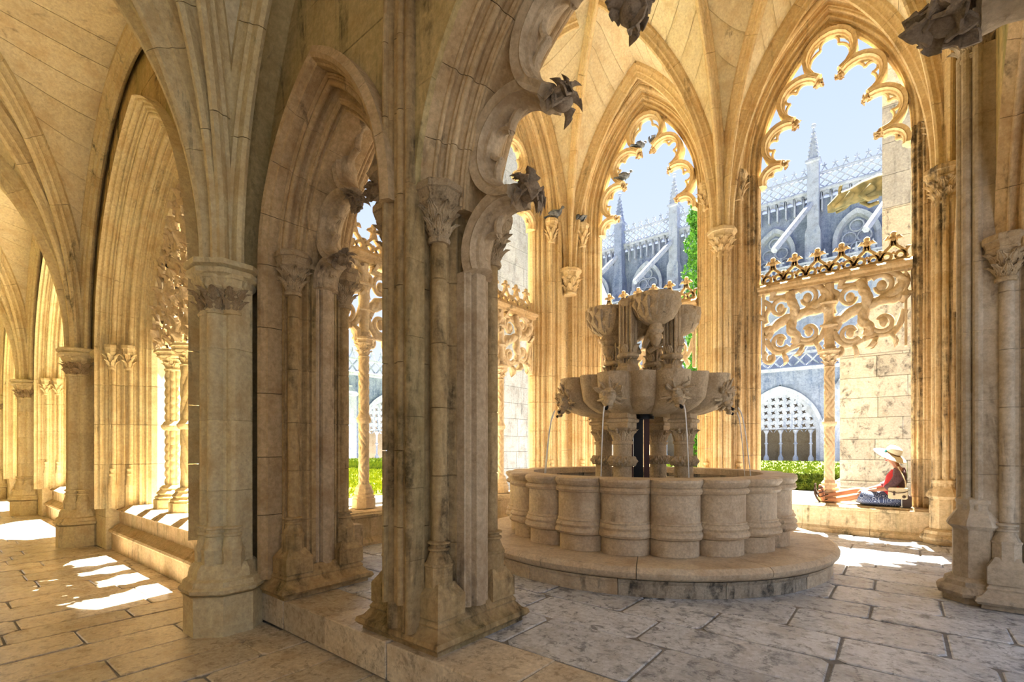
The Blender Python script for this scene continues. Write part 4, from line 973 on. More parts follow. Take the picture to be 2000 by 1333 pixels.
# lower pillars
def fpillar(x, y, lb):
    p = empty('fountain_pillar', (x, y, 0.60), lb, 'column', 'round pillars carrying the large fountain bowl')
    R = 0.112
    obj('shaft', lathe([(R * 1.05, 0), (R * 1.05, 0.60), (R, 0.62), (R, 1.08)], 20), 'bowl', p)
    # diamond-cut ring
    mb = MB(); n, m = 16, 4; rings = []
    for i in range(m * 2 + 1):
        z = 0.775 + 0.12 * i / (m * 2); prof = sin(pi * i / (m * 2)) ** 0.7; ring = []
        for k in range(n * 4):
            a = 2 * pi * k / (n * 4); d = abs(((k / 4) % 1) - 0.5) * 2; e = abs(i / (m * 2) - 0.5) * 2
            bump = 0.032 * max(0, 1 - abs(d - 0) - e) + 0.032 * max(0, 1 - abs(1 - d) - (1 - e))
            rr = R * (1.05 + 0.36 * prof) + bump; ring.append((rr * cos(a), rr * sin(a), z))
        rings.append(ring)
    obj('diamond_ring', loft(rings), 'bowl', p, 12)
    cap = lathe([(R, 1.04), (R * 1.15, 1.045), (R * 1.15, 1.075), (R, 1.085), (R * 1.15, 1.2), (R * 1.45, 1.24)], 20)
    for k in range(6):
        a = 2 * pi * k / 6
        cap.merge(place(leaf(0.17, 0.12, 1.5, 6, 0.25, 0.2), Matrix.Translation((0, 0, 0)) @ rotz(a) @ tr(R * 0.95, 0, 1.07)))
        sp = [(R * 1.25 + 0.028 * (1 - t * .6) * cos(t * 7), (0.0), 1.20 + 0.028 * (1 - t * .6) * sin(t * 7)) for t in [i / 10 for i in range(11)]]
        cap.merge(place(tube(sp, 0.016, 6), rotz(a + pi / 6)))
    obj('capital', cap, 'bowl', p)
    obj('impost', rect_loft(-0.125, 0.125, -0.125, 0.125, [(1.24, 0.0), (1.30, 0.0), (1.31, 0.02), (1.34, 0.025), (1.36, 0.0), (1.44, -0.005), (1.45, 0.015), (1.48, 0.012), (1.52, -0.005)]), 'bowl', p, rot=(0, 0, pi / 4 * 0))
    return p
for (dx, dy), lb in (((0, -0.55), 'front left pillar under the large fountain bowl'), ((0.55, 0), 'front right pillar under the bowl, a water jet falling before it'), ((-0.55, 0), 'back left pillar under the fountain bowl'), ((0, 0.55), 'back right pillar under the fountain bowl')):
    fpillar(FX + dx, FY + dy, lb)
post = empty('steel_post', (FX + 0.02, FY - 0.14, 0.60), 'dark steel support post in the middle under the fountain bowl', 'post')
obj('post_body', box(-0.06, 0.06, -0.06, 0.06, 0.0, 1.36, 0), 'steel', post, rot=(0, 0, ea))
for s in (-1, 1): obj('brown_flange', box(-0.075, 0.075, s * 0.10 - 0.035, s * 0.10 + 0.035, 0.0, 1.36, 0), 'rust', post, rot=(0, 0, ea))
obj('top_plate', lathe([(0.15, 1.36), (0.15, 1.40), (0.13, 1.40), (0.13, 1.43)], 24), 'steel', post, loc=(0.05, 0.0, 0))
# large bowl
bowl = empty('fountain_bowl', (FX, FY, 2.0), 'large lobed stone bowl with dragon-like water masks round its side', 'bowl')
NB = 9; n = 30
BP = [(0.42, 0.02, 0.0), (0.56, 0.0, 0.35), (0.70, 0.03, 0.8), (0.82, 0.09, 1.0), (0.90, 0.17, 1.1), (0.925, 0.27, 1.05), (0.945, 0.37, 1.0), (0.95, 0.43, 1.0), (0.955, 0.455, 1.0)]
def bowlr(a, amp):
    t = (a / (2 * pi / NB)) % 1.0          # wide round mask lobe 0.12..0.72, keeled lobe over the rest
    if 0.10 < t < 0.66:
        q = (t - 0.10) / 0.56; return 1 + amp * 0.17 * sqrt(max(0, 1 - (2 * q - 1) ** 2))
    q = ((t - 0.66) % 1.0) / 0.44
    side = 0.03 * sqrt(max(0, 1 - (2 * (q * 2 % 1) - 1) ** 2)) if True else 0
    keel = 0.11 * (1 - abs(2 * q - 1)) ** 0.8
    return 1 + amp * (keel + side * 0.6)
K = NB * 32; off = toward + radians(1) - 2 * pi / NB * 0.88
rings = []
for (rr, z, amp) in BP: rings.append([(rr * bowlr(2 * pi * k / K, amp) * cos(2 * pi * k / K + off), rr * bowlr(2 * pi * k / K, amp) * sin(2 * pi * k / K + off), z) for k in range(K)])
inner = []
for (rr, z, amp) in ((0.925, 0.455, 1.0), (0.91, 0.40, .9), (0.8, 0.30, .5), (0.5, 0.24, 0), (0.05, 0.24, 0)): inner.append([(rr * bowlr(2 * pi * k / K, amp) * cos(2 * pi * k / K + off), rr * bowlr(2 * pi * k / K, amp) * sin(2 * pi * k / K + off), z) for k in range(K)])
obj('bowl_body', loft(rings + inner), 'bowl', bowl, 28)
obj('bowl_water', lathe([(0.001, 0.40), (0.91, 0.40)], 40, caps=False), 'water', bowl)
def mask(kind):
    """water mask relief; +X outwards, Z up, Y sideways"""
    mb = ball((0.03, 0, 0.0), 0.075, 12, 9, (1.0, 0.95, 1.1))
    mb.merge(ball((0.085, 0, -0.055), 0.05, 10, 7, (1.2, 1.0, 0.8)))             # snout
    mb.merge(ball((0.12, 0, -0.10), 0.036, 8, 6, (1.0, 1.3, 0.6)))               # lower jaw
    for s in (-1, 1):
        mb.merge(ball((0.088, s * 0.038, 0.028), 0.019, 8, 6)); mb.merge(ball((0.125, s * 0.022, -0.045), 0.014, 6, 5))
        mb.merge(tube([(0.085, s * 0.012, 0.05), (0.09, s * 0.04, 0.058), (0.07, s * 0.075, 0.045)], [0.012, 0.016, 0.008], 6))
        mb.merge(place(leaf(0.11, 0.05, 0.8, 5, 0.4, 0.1), Matrix.Translation((0.03, s * 0.07, 0.03)) @ Matrix.Rotation(-s * 0.9, 4, 'X')))
    ang = {0: (-62, -30, 6, 44, 84, 118), 1: (-58, -26, 26, 58, 92)}[kind]
    for i, a in enumerate(ang):
        L = 0.20 - 0.0007 * abs(a) if kind == 0 else 0.17
        c, s = cos(radians(a)), sin(radians(a)); b = (0.02, 0.05 * s, 0.05 * c)
        if kind == 0: pts = [b, (0.035, 0.12 * s, 0.12 * c), (0.04 , L * s, L * c)]
        else: pts = [b, (0.05, 0.10 * s - 0.015, 0.10 * c), (0.06, 0.14 * s + 0.02 * (1 if s > 0 else -1), 0.15 * c), (0.05, 0.15 * s, 0.19 * c)]
        mb.merge(tube(pts, [0.016 - 0.003 * j for j in range(len(pts))], 6))
        if kind == 0 and i < len(ang) - 1:      # membrane between the spines of the frill
            a2 = radians(ang[i + 1]); c2, s2 = cos(a2), sin(a2); am = (radians(a) + a2) / 2; L2 = 0.20 - 0.0007 * abs(ang[i + 1])
            q = [(0.012, 0.04 * s, 0.04 * c), (0.03, L * s * .9, L * c * .9), (0.018, 0.125 * sin(am), 0.125 * cos(am)), (0.03, L2 * s2 * .9, L2 * c2 * .9), (0.012, 0.04 * s2, 0.04 * c2)]
            mb.merge(loft([q, [(p[0] - 0.02, p[1], p[2]) for p in q]]))
    for i in range(5):                          # beard locks
        a = radians(115 + 32 * i) ; mb.merge(tube([(0.03, 0.05 * sin(a), 0.05 * cos(a)), (0.02, 0.11 * sin(a), 0.10 * cos(a)), (0.0, 0.17 * sin(a), 0.12 * cos(a))], [0.022, 0.017, 0.006], 6))
    return mb
MK = [mask(0).mesh('water_mask', 50), mask(1).mesh('water_mask', 50)]
noz = tube([(0.10, 0, -0.088), (0.175, 0, -0.098)], 0.016, 8).mesh('nozzle')
jets = []
for k in range(NB):
    a = off + 2 * pi / NB * (k + 0.38); rr = 1.03
    m_ = obj('water_mask', MK[k % 2], 'bowl', bowl, loc=(rr * cos(a), rr * sin(a), 0.20), rot=(0, 0.35, a), scale=(1.05, 1.15, 1.15))
    obj('nozzle', noz, 'steel', m_)
    jets.append((a, rr))
for i, (a, rr) in enumerate(jets):
    d = (a - toward + pi) % (2 * pi) - pi
    if abs(d) < 2.3:
        p0 = Vector((FX + (rr + 0.18) * cos(a), FY + (rr + 0.18) * sin(a), 2.0 + 0.055)); pts = []
        reach = 0.10 + 0.02 * (i % 3)
        for q in range(14):
            t = q / 13; pts.append(p0 + Vector((reach * cos(a) * t ** 0.55 * 1.0, reach * sin(a) * t ** 0.55, -(p0.z - ZW - 0.002) * t)))
        j = obj('water_jet', tube([p for p in pts], [0.008 - 0.003 * q / 13 for q in range(14)], 6), 'jet')
        deg = math.degrees(d); w = 'thin water jet falling from the ' + ('leftmost' if deg < -80 else 'left' if deg < -40 else 'front left' if deg < -5 else 'front right' if deg < 35 else 'right' if deg < 70 else 'far right') + ' mask of the bowl'
        if deg > 100: w = 'thin water jet falling on the far side of the bowl'
        tag(j, w, 'water jet', 'water jets of the fountain bowl')
# upper pillars and swirled small bowls
for (dx, dy), lb in (((0, -0.40), 'front left fluted upper fountain pillar'), ((0.40, 0), 'front right fluted upper fountain pillar'), ((-0.40, 0), 'left back upper fountain pillar behind the swirled bowl'), ((0, 0.40), 'back upper fountain pillar seen between the others')):
    p = empty('upper_pillar', (FX + dx, FY + dy, 2.24), lb, 'column', 'small pillars above the large fountain bowl')
    obj('base', oct8([(0.13, 0.0), (0.13, 0.20), (0.15, 0.22), (0.15, 0.26), (0.12, 0.29), (0.13, 0.34), (0.10, 0.40)]), 'bowl', p, 30)
    plan = moulded_square(0, 0, 0.085, 0.085, 0.016)
    obj('fluted_shaft', loft([[(x, y, z) for x, y in plan] for z in (0.38, 1.13)]), 'bowl', p, 30)
    orn = MB()
    for k in range(4):
        orn.merge(place(leaf(0.13, 0.10, 1.4, 5, 0.3), rotz(k * pi / 2) @ tr(0.09, 0, 0.52)))
        orn.merge(place(leaf(0.10, 0.09, 1.2, 5, 0.3), rotz(k * pi / 2 + pi / 4) @ tr(0.11, 0, 0.36)))
    orn.merge(oct8([(0.10, 0.46), (0.125, 0.48), (0.125, 0.51), (0.10, 0.53)]))
    obj('carved_collar', orn, 'bowl', p)
    obj('head', oct8([(0.085, 1.10), (0.10, 1.13), (0.115, 1.16), (0.10, 1.19)]), 'bowl', p, 30)
def swirl_bowl(R, H):
    rings = []; n = 144; nl = 9
    prof = [(0.22, 0.0, 0.3), (0.45, 0.06, 0.7), (0.70, 0.20, 1.0), (0.88, 0.42, 1.0), (0.97, 0.66, 1.0), (1.0, 0.85, 0.8), (1.0, 1.0, 0.5)]
    for rr, z, amp in prof:
        ring = []
        for k in range(n):
            a = 2 * pi * k / n; t = ((a * nl / (2 * pi)) + z * 2.1) % 1.0
            w = 1 + amp * 0.20 * (sin(t / 0.93 * pi * 0.62) - 0.6) if t < 0.93 else 1 + amp * 0.20 * (0.33 - 0.93 * (t - 0.93) / 0.07)
            ring.append((R * rr * w * cos(a), R * rr * w * sin(a), H * z))
        rings.append(ring)
    for rr, z in ((0.92, 1.0), (0.85, 0.8), (0.1, 0.7)): rings.append([(R * rr * cos(2 * pi * k / n), R * rr * sin(2 * pi * k / n), H * z) for k in range(n)])
    return loft(rings)
SB = swirl_bowl(0.285, 0.34).mesh('bowl_body', 30)
pend = lathe([(0.02, -0.27), (0.05, -0.24), (0.065, -0.19), (0.085, -0.14), (0.07, -0.11), (0.10, -0.07), (0.085, -0.03), (0.07, 0.02)], 12)
pend.merge(ball((0.05, 0, -0.15), 0.035, 8, 6)).merge(ball((0.085, 0, -0.17), 0.02, 6, 5))
for s in (-1, 1): pend.merge(ball((0.065, s * 0.03, -0.13), 0.014, 6, 5)); pend.merge(place(leaf(0.10, 0.08, 1.0, 5), Matrix.Translation((0, s * 0.06, -0.12)) @ rotz(s * pi / 2)))
pend = pend.mesh('mask_pendant', 45)
for (dx, dy), lb in (((0.31, -0.29), 'front swirled stone bowl at the top of the fountain with mask pendant'), ((-0.36, -0.24), 'left swirled stone bowl at the top of the fountain'), ((0.34, 0.34), 'right swirled stone bowl, half hidden behind the front one'), ((-0.31, 0.31), 'swirled stone bowl hidden at the back of the fountain top')):
    dz = 0.04 if dx > 0 and dy < 0 else 0.0
    b = empty('small_bowl', (FX + dx, FY + dy, 3.06 + dz), lb, 'bowl', 'swirled small bowls crowning the fountain')
    obj('bowl_body', SB, 'bowl', b, rot=(0, 0, dx * 3)); obj('mask_pendant', pend, 'bowl', b, rot=(0, 0, toward))
    arm = tube([(0, 0, 0.03), (-dx * 0.5, -dy * 0.5, -0.10), (-dx * 0.8, -dy * 0.8, -0.20)], [0.05, 0.045, 0.035], 8)
    obj('bracket', arm, 'bowl', b)
obj_core = obj('crowning_block', oct8([(0.20, 0.0), (0.24, 0.05), (0.24, 0.20), (0.20, 0.25)]), 'bowl', None, loc=(FX, FY, 3.30)); obj_core.name = 'crowning_block'
tag(obj_core, 'stone block joining the small bowls at the fountain top', 'stone block')
#tag(obj('centre_pillar', lathe([(0.12, 0), (0.10, 0.2), (0.10, 1.0), (0.14, 1.08)], 12), 'bowl', None, loc=(FX, FY, 2.24)), 'round inner pillar in the middle of the fountain top', 'column')

# ================================================================== PIGEONS
def pigeon(x, y, z, yaw, lb, s=1.0, mat='pigeon'):
    p = empty('pigeon', (x, y, z), lb, 'pigeon', 'pigeons perched in the fountain room')
    p.rotation_euler = (0, 0, yaw); p.scale = (s, s, s)
    body = loft([[(cx + 0, ry * cos(a), cz + rz * sin(a)) for a in [2 * pi * k / 12 for k in range(12)]] for cx, cz, ry, rz in ((-0.13, 0.05, 0.012, 0.008), (-0.09, 0.055, 0.035, 0.03), (-0.03, 0.065, 0.055, 0.05), (0.04, 0.075, 0.06, 0.055), (0.09, 0.10, 0.045, 0.045), (0.11, 0.135, 0.028, 0.03), (0.115, 0.155, 0.012, 0.015))])
    obj('body', body, mat, p)
    obj('head', ball((0.125, 0, 0.165), 0.028, 10, 8).merge(tube([(0.145, 0, 0.165), (0.17, 0, 0.158)], [0.009, 0.003], 6)), mat, p)
    obj('tail', loft([[(-0.10, -0.03, 0.05), (-0.10, 0.03, 0.05), (-0.10, 0.03, 0.062), (-0.10, -0.03, 0.062)], [(-0.21, -0.04, 0.03), (-0.21, 0.04, 0.03), (-0.21, 0.04, 0.038), (-0.21, -0.04, 0.038)]]), mat, p)
    for sd in (-1, 1):
        obj('wing', place(leaf(0.19, 0.09, 0.0, 6, 0.12, 0.1), Matrix.Translation((0.07, sd * 0.055, 0.085)) @ Matrix.Rotation(-pi / 2 - 0.1, 4, 'Y') @ rotz(sd * pi / 2)), mat, p)
        obj('leg', tube([(0.02, sd * 0.02, 0.03), (0.025, sd * 0.02, -0.002)], 0.006, 5), mat, p)
cpos = []
for (fr, uc, v0, sd, lb, yaw) in ((frX, UA, YB, -1, 'pigeon standing on the capital right of the far corner', 2.6), (frL, UD, XL, 1, 'pigeon crouching on the capital left of the far corner', 0.3)):
    c, sr = wsh[0]
    p = fr(uc + sd * (1.47 - c[0]), v0 + c[1] - 0.14, 0)
    pigeon(p[0], p[1], ZS + 0.03, yaw, lb, 1.2)
# pigeons on the cusps of the left garden window
for (a_, b_, lb, yaw) in ((-0.14, 1.25, 'upright pigeon on the top left cusp of the left garden window', 1.0), (0.14, 1.25, 'small pigeon on the top right cusp of the left garden window', 2.0), (-0.47, 0.75, 'pigeon on the second cusp down, left garden window', 0.6)):
    pigeon(UA + a_ * 1.04, YB + 0.46, ZS + b_ * 1.04 + 0.07, yaw, lb, 1.1)

# ================================================================== PERSON ON THE BENCH
def skin_obj(name, verts, edges, radii, mat, parent, root=0, sub=2, rx=None):
    me = bpy.data.meshes.new(name); me.from_pydata([rel(parent, v) for v in verts], edges, []); me.update()
    me.materials.append(M[mat]); o = bpy.data.objects.new(name, me); COL.objects.link(o); o.parent = parent
    sk = o.modifiers.new('skin', 'SKIN'); sk.use_smooth_shade = True
    lay = me.skin_vertices[0] if me.skin_vertices else None
    if lay is None: me.skin_vertices.new() if hasattr(me.skin_vertices, 'new') else None; lay = me.skin_vertices[0]
    for i, rr in enumerate(radii):
        lay.data[i].radius = rr if isinstance(rr, tuple) else (rr, rr)
    lay.data[root].use_root = True
    sb = o.modifiers.new('smooth', 'SUBSURF'); sb.levels = sub; sb.render_levels = sub
    return o
BZ = 0.715
woman = empty('person', (-0.12, 9.36, BZ), 'person in plum cardigan and patterned skirt, legs stretched out on the bench', 'person')
V = []; E_ = []; Rr_ = []
def jv(p, rr, par=None):
    V.append(p); Rr_.append(rr)
    if par is not None: E_.append((par, len(V) - 1))
    return len(V) - 1
pel = jv((-0.13, 9.36, 0.82), (0.13, 0.10)); sp1 = jv((-0.10, 9.36, 0.96), (0.115, 0.09), pel); sp2 = jv((-0.065, 9.36, 1.11), (0.125, 0.09), sp1); ch = jv((-0.06, 9.36, 1.22), (0.12, 0.08), sp2)
nk = jv((-0.085, 9.355, 1.30), 0.05, ch); nk2 = jv((-0.11, 9.35, 1.355), 0.046, nk)
h1 = jv((-0.145, 9.34, 1.41), (0.066, 0.07), nk2); h2 = jv((-0.15, 9.34, 1.47), (0.078, 0.085), h1); h3 = jv((-0.14, 9.345, 1.53), (0.06, 0.065), h2)
for s, legs in ((-1, [((-0.22, -0.07, 0.815), 0.085), ((-0.40, -0.075, 0.835), 0.070), ((-0.585, -0.07, 0.845), 0.052), ((-0.70, -0.06, 0.805), 0.050), ((-0.84, -0.05, 0.775), 0.044), ((-0.985, -0.04, 0.757), 0.030)]),
                (1, [((-0.22, 0.07, 0.83), 0.085), ((-0.38, 0.065, 0.885), 0.070), ((-0.55, 0.05, 0.935), 0.053), ((-0.68, 0.03, 0.905), 0.050), ((-0.83, 0.01, 0.865), 0.044), ((-0.985, 0.0, 0.83), 0.030)])):
    p = pel
    for (q, rr) in legs: p = jv((q[0], 9.36 + q[1], q[2]), rr, p)
    hx, hy, hz = V[p]
    p = jv((hx - 0.035, hy, hz - 0.015), 0.034, p)      # heel
    p = jv((hx - 0.065, hy - 0.012 * s * -1, hz + 0.06), 0.034, p)
    p = jv((hx - 0.085, hy, hz + 0.13), 0.032, p); p = jv((hx - 0.09, hy, hz + 0.175), 0.020, p)
for s, arm in ((-1, [((-0.045, -0.15, 1.245), 0.056), ((-0.09, -0.185, 1.12), 0.045), ((-0.17, -0.195, 1.00), 0.040), ((-0.31, -0.17, 0.965), 0.033), ((-0.43, -0.12, 0.94), 0.024), ((-0.475, -0.10, 0.935), (0.018, 0.032)), ((-0.505, -0.09, 0.93), (0.014, 0.030))]),
               (1, [((-0.045, 0.15, 1.245), 0.056), ((-0.12, 0.18, 1.12), 0.045), ((-0.24, 0.17, 1.02), 0.040), ((-0.35, 0.09, 0.98), 0.033), ((-0.45, 0.0, 0.955), 0.024), ((-0.49, -0.02, 0.95), (0.018, 0.032))])):
    p = ch
    for (q, rr) in arm: p = jv((q[0], 9.36 + q[1], q[2]), rr, p)
    hx, hy, hz = V[p]
body = skin_obj('body', V, E_, Rr_, 'skin', woman)
# fingers: four and a thumb on each hand, draped over the thigh
for s, (hx, hy, hz) in ((-1, (-0.505, 9.27, 0.93)), (1, (-0.49, 9.34, 0.95))):
    hand = MB()
    for k in range(4):
        y = hy + (k - 1.5) * 0.017; L = (0.058, 0.068, 0.064, 0.050)[k]
        hand.merge(tube([(hx + 0.02, y, hz), (hx - 0.012, y, hz + 0.004), (hx - L * 0.55, y, hz - 0.006), (hx - L, y, hz - 0.028)], [0.010, 0.0095, 0.0085, 0.0065], 7))
    hand.merge(tube([(hx + 0.05, hy - 0.022, hz), (hx + 0.03, hy - 0.046, hz - 0.004), (hx + 0.005, hy - 0.056, hz - 0.012)], [0.012, 0.010, 0.008], 7))
    obj('fingers', grow(hand, lambda p: rel(woman, p)), 'skin', woman, 60)
# face: nose, mouth, eyes, ear (turned to the left and down, partly under the brim)
fc = Vector((-0.15, 9.34, 1.46)); fd = Vector((-0.90, -0.42, -0.10)).normalized(); fs2 = Vector((0, 0, 1)).cross(fd).normalized(); fu = fd.cross(fs2)
def fp(a, b, c): return rel(woman, fc + fd * a + fs2 * b + fu * c)
obj('nose', tube([fp(0.078, 0, 0.012), fp(0.094, 0, -0.012), (fp(0.082, 0, -0.022))], [0.007, 0.013, 0.008], 8), 'skin', woman, 60)
obj('mouth', tube([fp(0.072, -0.02, -0.045), fp(0.082, 0, -0.043), fp(0.072, 0.02, -0.045)], [0.004, 0.008, 0.004], 8), 'redtop', woman, 60)
for s in (-1, 1):
    obj('eye', ball(fp(0.070, s * 0.028, 0.008), 0.010, 8, 6), 'brown', woman); obj('ear', ball(fp(0.0, s * 0.076, -0.005), 0.022, 8, 6, (0.8, 0.5, 1.3)), 'skin', woman)
# hair
hr = MB()
hr.merge(ball(rel(woman, fc + Vector((0.02, 0.01, 0.0))), 0.088, 14, 10, (1.0, 1.0, 1.05)))
for k in range(9):
    a = -0.6 + 1.6 * k / 8; b0 = fc + Vector((0.055 * cos(a * 1.5), -0.07 + 0.016 * k, -0.02))
    hr.merge(tube([rel(woman, b0), rel(woman, b0 + Vector((0.012, -0.01, -0.07))), rel(woman, b0 + Vector((0.03, -0.01, -0.13)))], [0.022, 0.018, 0.007], 6))
obj('hair', hr, 'hair', woman, 60)
# cardigan: torso and sleeves
V = []; E_ = []; Rr_ = []
c0 = jv((-0.10, 9.36, 0.93), (0.15, 0.115)); c1 = jv((-0.075, 9.36, 1.04), (0.145, 0.11), c0); c2 = jv((-0.058, 9.36, 1.15), (0.145, 0.108), c1); c3 = jv((-0.05, 9.36, 1.24), (0.13, 0.085), c2); c4 = jv((-0.065, 9.357, 1.285), 0.065, c3)
for arm in ([((-0.045, 9.205, 1.25), 0.072), ((-0.085, 9.168, 1.13), 0.064), ((-0.155, 9.16, 1.02), 0.062), ((-0.235, 9.175, 0.985), 0.055)], [((-0.045, 9.515, 1.25), 0.070), ((-0.12, 9.545, 1.13), 0.062), ((-0.22, 9.535, 1.03), 0.060), ((-0.31, 9.49, 1.0), 0.052)]):
    p = c3
    for (q, rr) in arm: p = jv(q, rr, p)
skin_obj('cardigan', V, E_, Rr_, 'cardigan', woman)
obj('red_top', loft([[rel(woman, (x + rx * cos(a), 9.36 + ry * sin(a), z)) for a in [2 * pi * k / 20 for k in range(20)]] for x, rx, ry, z in ((-0.135, 0.145, 0.175, 0.86), (-0.13, 0.15, 0.178, 0.90), (-0.12, 0.145, 0.17, 0.955), (-0.12, 0.125, 0.13, 1.05), (-0.115, 0.10, 0.09, 1.18), (-0.095, 0.06, 0.06, 1.27))]), 'redtop', woman, 60)
# skirt: over hips and thighs to the knees, hem hanging over the bench edge
sk = []
for (x, z, ry, rz, dy) in ((-0.02, 0.80, 0.13, 0.075, 0), (-0.08, 0.815, 0.17, 0.115, -0.01), (-0.20, 0.82, 0.19, 0.118, -0.02), (-0.34, 0.825, 0.20, 0.120, -0.03), (-0.46, 0.835, 0.205, 0.122, -0.03), (-0.545, 0.86, 0.195, 0.115, -0.02)):
    ring = []
    for k in range(36):
        a = 2 * pi * k / 36; w = 1 + 0.05 * sin(5 * a + x * 9); xx = x + 0.05 * sin(a) * (x < -0.4)
        ring.append(rel(woman, (xx, 9.36 + dy + ry * w * cos(a), max(z + rz * w * sin(a), BZ + 0.003 - (0.10 * max(0, -cos(a) - 0.82) * 5 if cos(a) < -0.82 and x < -0.1 else 0)))))
    sk.append(ring)
obj('skirt', loft(sk), 'skirt', woman, 60)
# sandals
for (hx, hy, hz) in ((-1.02, 9.32, 0.742), (-1.02, 9.36, 0.815)):
    sd = MB()
    sole = [(hx - 0.035 + 0.0, hz - 0.03), (hx - 0.075, hz + 0.03), (hx - 0.100, hz + 0.10), (hx - 0.105, hz + 0.16), (hx - 0.100, hz + 0.20)]
    sd.merge(loft([[rel(woman, (x - 0.030, hy - wd, z)), rel(woman, (x - 0.030, hy + wd, z)), rel(woman, (x - 0.008, hy + wd, z + 0.004)), rel(woman, (x - 0.008, hy - wd, z + 0.004))] for (x, z), wd in zip(sole, (0.030, 0.036, 0.044, 0.045, 0.022))]))
    obj('sandal_sole', sd, 'brown', woman)
    st = MB()
    for (x, z, rr) in ((hx - 0.055, hz + 0.13, 0.040), (hx - 0.03, hz + 0.07, 0.043), (hx + 0.025, hz + 0.02, 0.036)):
        t_ = 0.35; st.merge(tube([rel(woman, (x + rr * 0.95 * cos(a) * cos(t_) + 0.01, hy + rr * 1.0 * sin(a), z + rr * cos(a) * sin(t_))) for a in [pi * 2 * k / 14 for k in range(15)]], 0.0065, 6))
    obj('sandal_strap', st, 'steel', woman)
# hat, ribbon and flower
hat = empty('sun_hat', tuple(fc + Vector((0.005, 0.0, 0.045))), 'wide-brimmed cream sun hat with brown ribbon and blue flower', 'hat')
hat.rotation_euler = (0.22, 0.50, 0)
hb = lathe([(0.105, 0.0), (0.13, -0.004), (0.17, -0.016), (0.205, -0.036), (0.215, -0.042), (0.205, -0.030), (0.17, -0.008), (0.13, 0.004), (0.104, 0.012), (0.103, 0.045), (0.098, 0.08), (0.082, 0.108), (0.05, 0.122), (0.002, 0.126)], 40, rf=lambda a, z: 1 + (0.10 * max(0, cos(a - pi)) + 0.02 * sin(3 * a)) * (z < 0))
obj('hat_body', hb, 'hat', hat, 60)
obj('ribbon', lathe([(0.1065, 0.008), (0.1065, 0.030), (0.1045, 0.030), (0.1045, 0.008), (0.1065, 0.008)], 36, caps=False), 'ribbon', hat)
fl_ = MB()
for k in range(6): fl_.merge(ball((-0.085 + 0.0, -0.075, 0.022), 0.01, 6, 5)); fl_.merge(ball((-0.092 + 0.004 * cos(k), -0.075 + 0.016 * cos(k * pi / 3), 0.022 + 0.016 * sin(k * pi / 3)), 0.009, 6, 5))
obj('flower', fl_, 'teal', hat)
bag = empty('handbag', (-0.075, 9.10 + 0.02, 0.93), 'beige handbag with dark brown trim hanging at the person\'s hip', 'bag')
def rbox(w, d, h, n=6):
    rings = []
    for y in (-d, -d * 0.85, d * 0.85, d):
        k = 0.94 if abs(y) == d else 1.0
        ring = []
        for (sx, sz, a0_) in ((1, 1, 0), (-1, 1, 90), (-1, -1, 180), (1, -1, 270)):
            for i in range(n): 
                a = radians(a0_ + 90 * i / (n - 1)); rr = h * 0.35
                ring.append(((w - rr) * sx * k + rr * cos(a) * k, y, (h - rr) * sz * k + rr * sin(a) * k))
        rings.append(ring)
    return loft(rings)
obj('bag_body', rbox(0.115, 0.045, 0.085), 'leather', bag)
obj('bag_flap_trim', tube([(-0.115, -0.047, 0.03), (-0.05, -0.052, 0.012), (0.0, -0.054, 0.006), (0.06, -0.052, 0.014), (0.115, -0.047, 0.035)], 0.006, 6), 'brown', bag)
obj('bag_buckle', box(-0.055, -0.030, -0.062, -0.048, -0.03, 0.03).merge(ball((0.07, -0.05, -0.045), 0.022, 10, 7, (1, 0.4, 1))), 'brown', bag)
obj('bag_strap', tube([(0.09, 0, 0.08), (0.085, 0.01, 0.18), (0.04, 0.03, 0.30), (0.0, 0.10, 0.385), (0.03, 0.2, 0.37)], 0.008, 6), 'leather', bag)
bp = empty('backpack', (0.03, 9.26, BZ), 'small dark brown bag with a white tag standing behind the person', 'bag')
obj('bag_body', MB().merge(rbox(0.055, 0.09, 0.09), lambda p: (p[0], p[1], p[2] + 0.092)), 'brown', bp)
obj('white_tag', box(-0.066, -0.057, -0.10, -0.085, 0.01, 0.16, 0.0).merge(ball((-0.064, -0.092, 0.015), 0.014, 8, 6)), 'white', bp)

# ================================================================== GARDEN AND BUILDINGS BEYOND
gz = 0.30
tag(obj('garden_ground', box(-75, 25, 10.0, 75, -0.2, gz - 0.03, 0), 'gravel'), 'pale gravel ground of the cloister garden', kind='structure')
tag(obj('garden_ground', box(-75, -6.6, 3.1, 10.0, -0.2, gz - 0.03, 0), 'gravel'), 'pale ground outside the left wall', kind='structure')
r = random.Random(77)
def lawn(x0, x1, y0, y1, z, lb, nx, ny, mat='grass', tall=0.05):
    mb = MB(); 
    mb.merge(box(x0, x1, y0, y1, gz - 0.1, z, 0))
    for i in range(nx * ny):
        x = x0 + (x1 - x0) * r.random(); y = y0 + (y1 - y0) * r.random(); a = r.random() * 6.3; s = tall * (0.6 + 0.8 * r.random()); w = s * 0.5
        mb.add([(x - w * cos(a), y - w * sin(a), z - .01), (x + w * cos(a), y + w * sin(a), z - .01), (x + s * 0.4 * (r.random() - .5), y + s * 0.4 * (r.random() - .5), z + s)], [(0, 1, 2)])
    return tag(obj('lawn', mb, mat, None, 0), lb, 'grass', kind='stuff')
lawn(-34, -11.4, 4.2, 17.4, gz, 'bright green lawn seen through the narrow doorway', 200, 120, tall=0.09)
hd = MB(); hd.merge(box(-30, 3, 17.5, 33.0, gz, 0.80, 0)); 
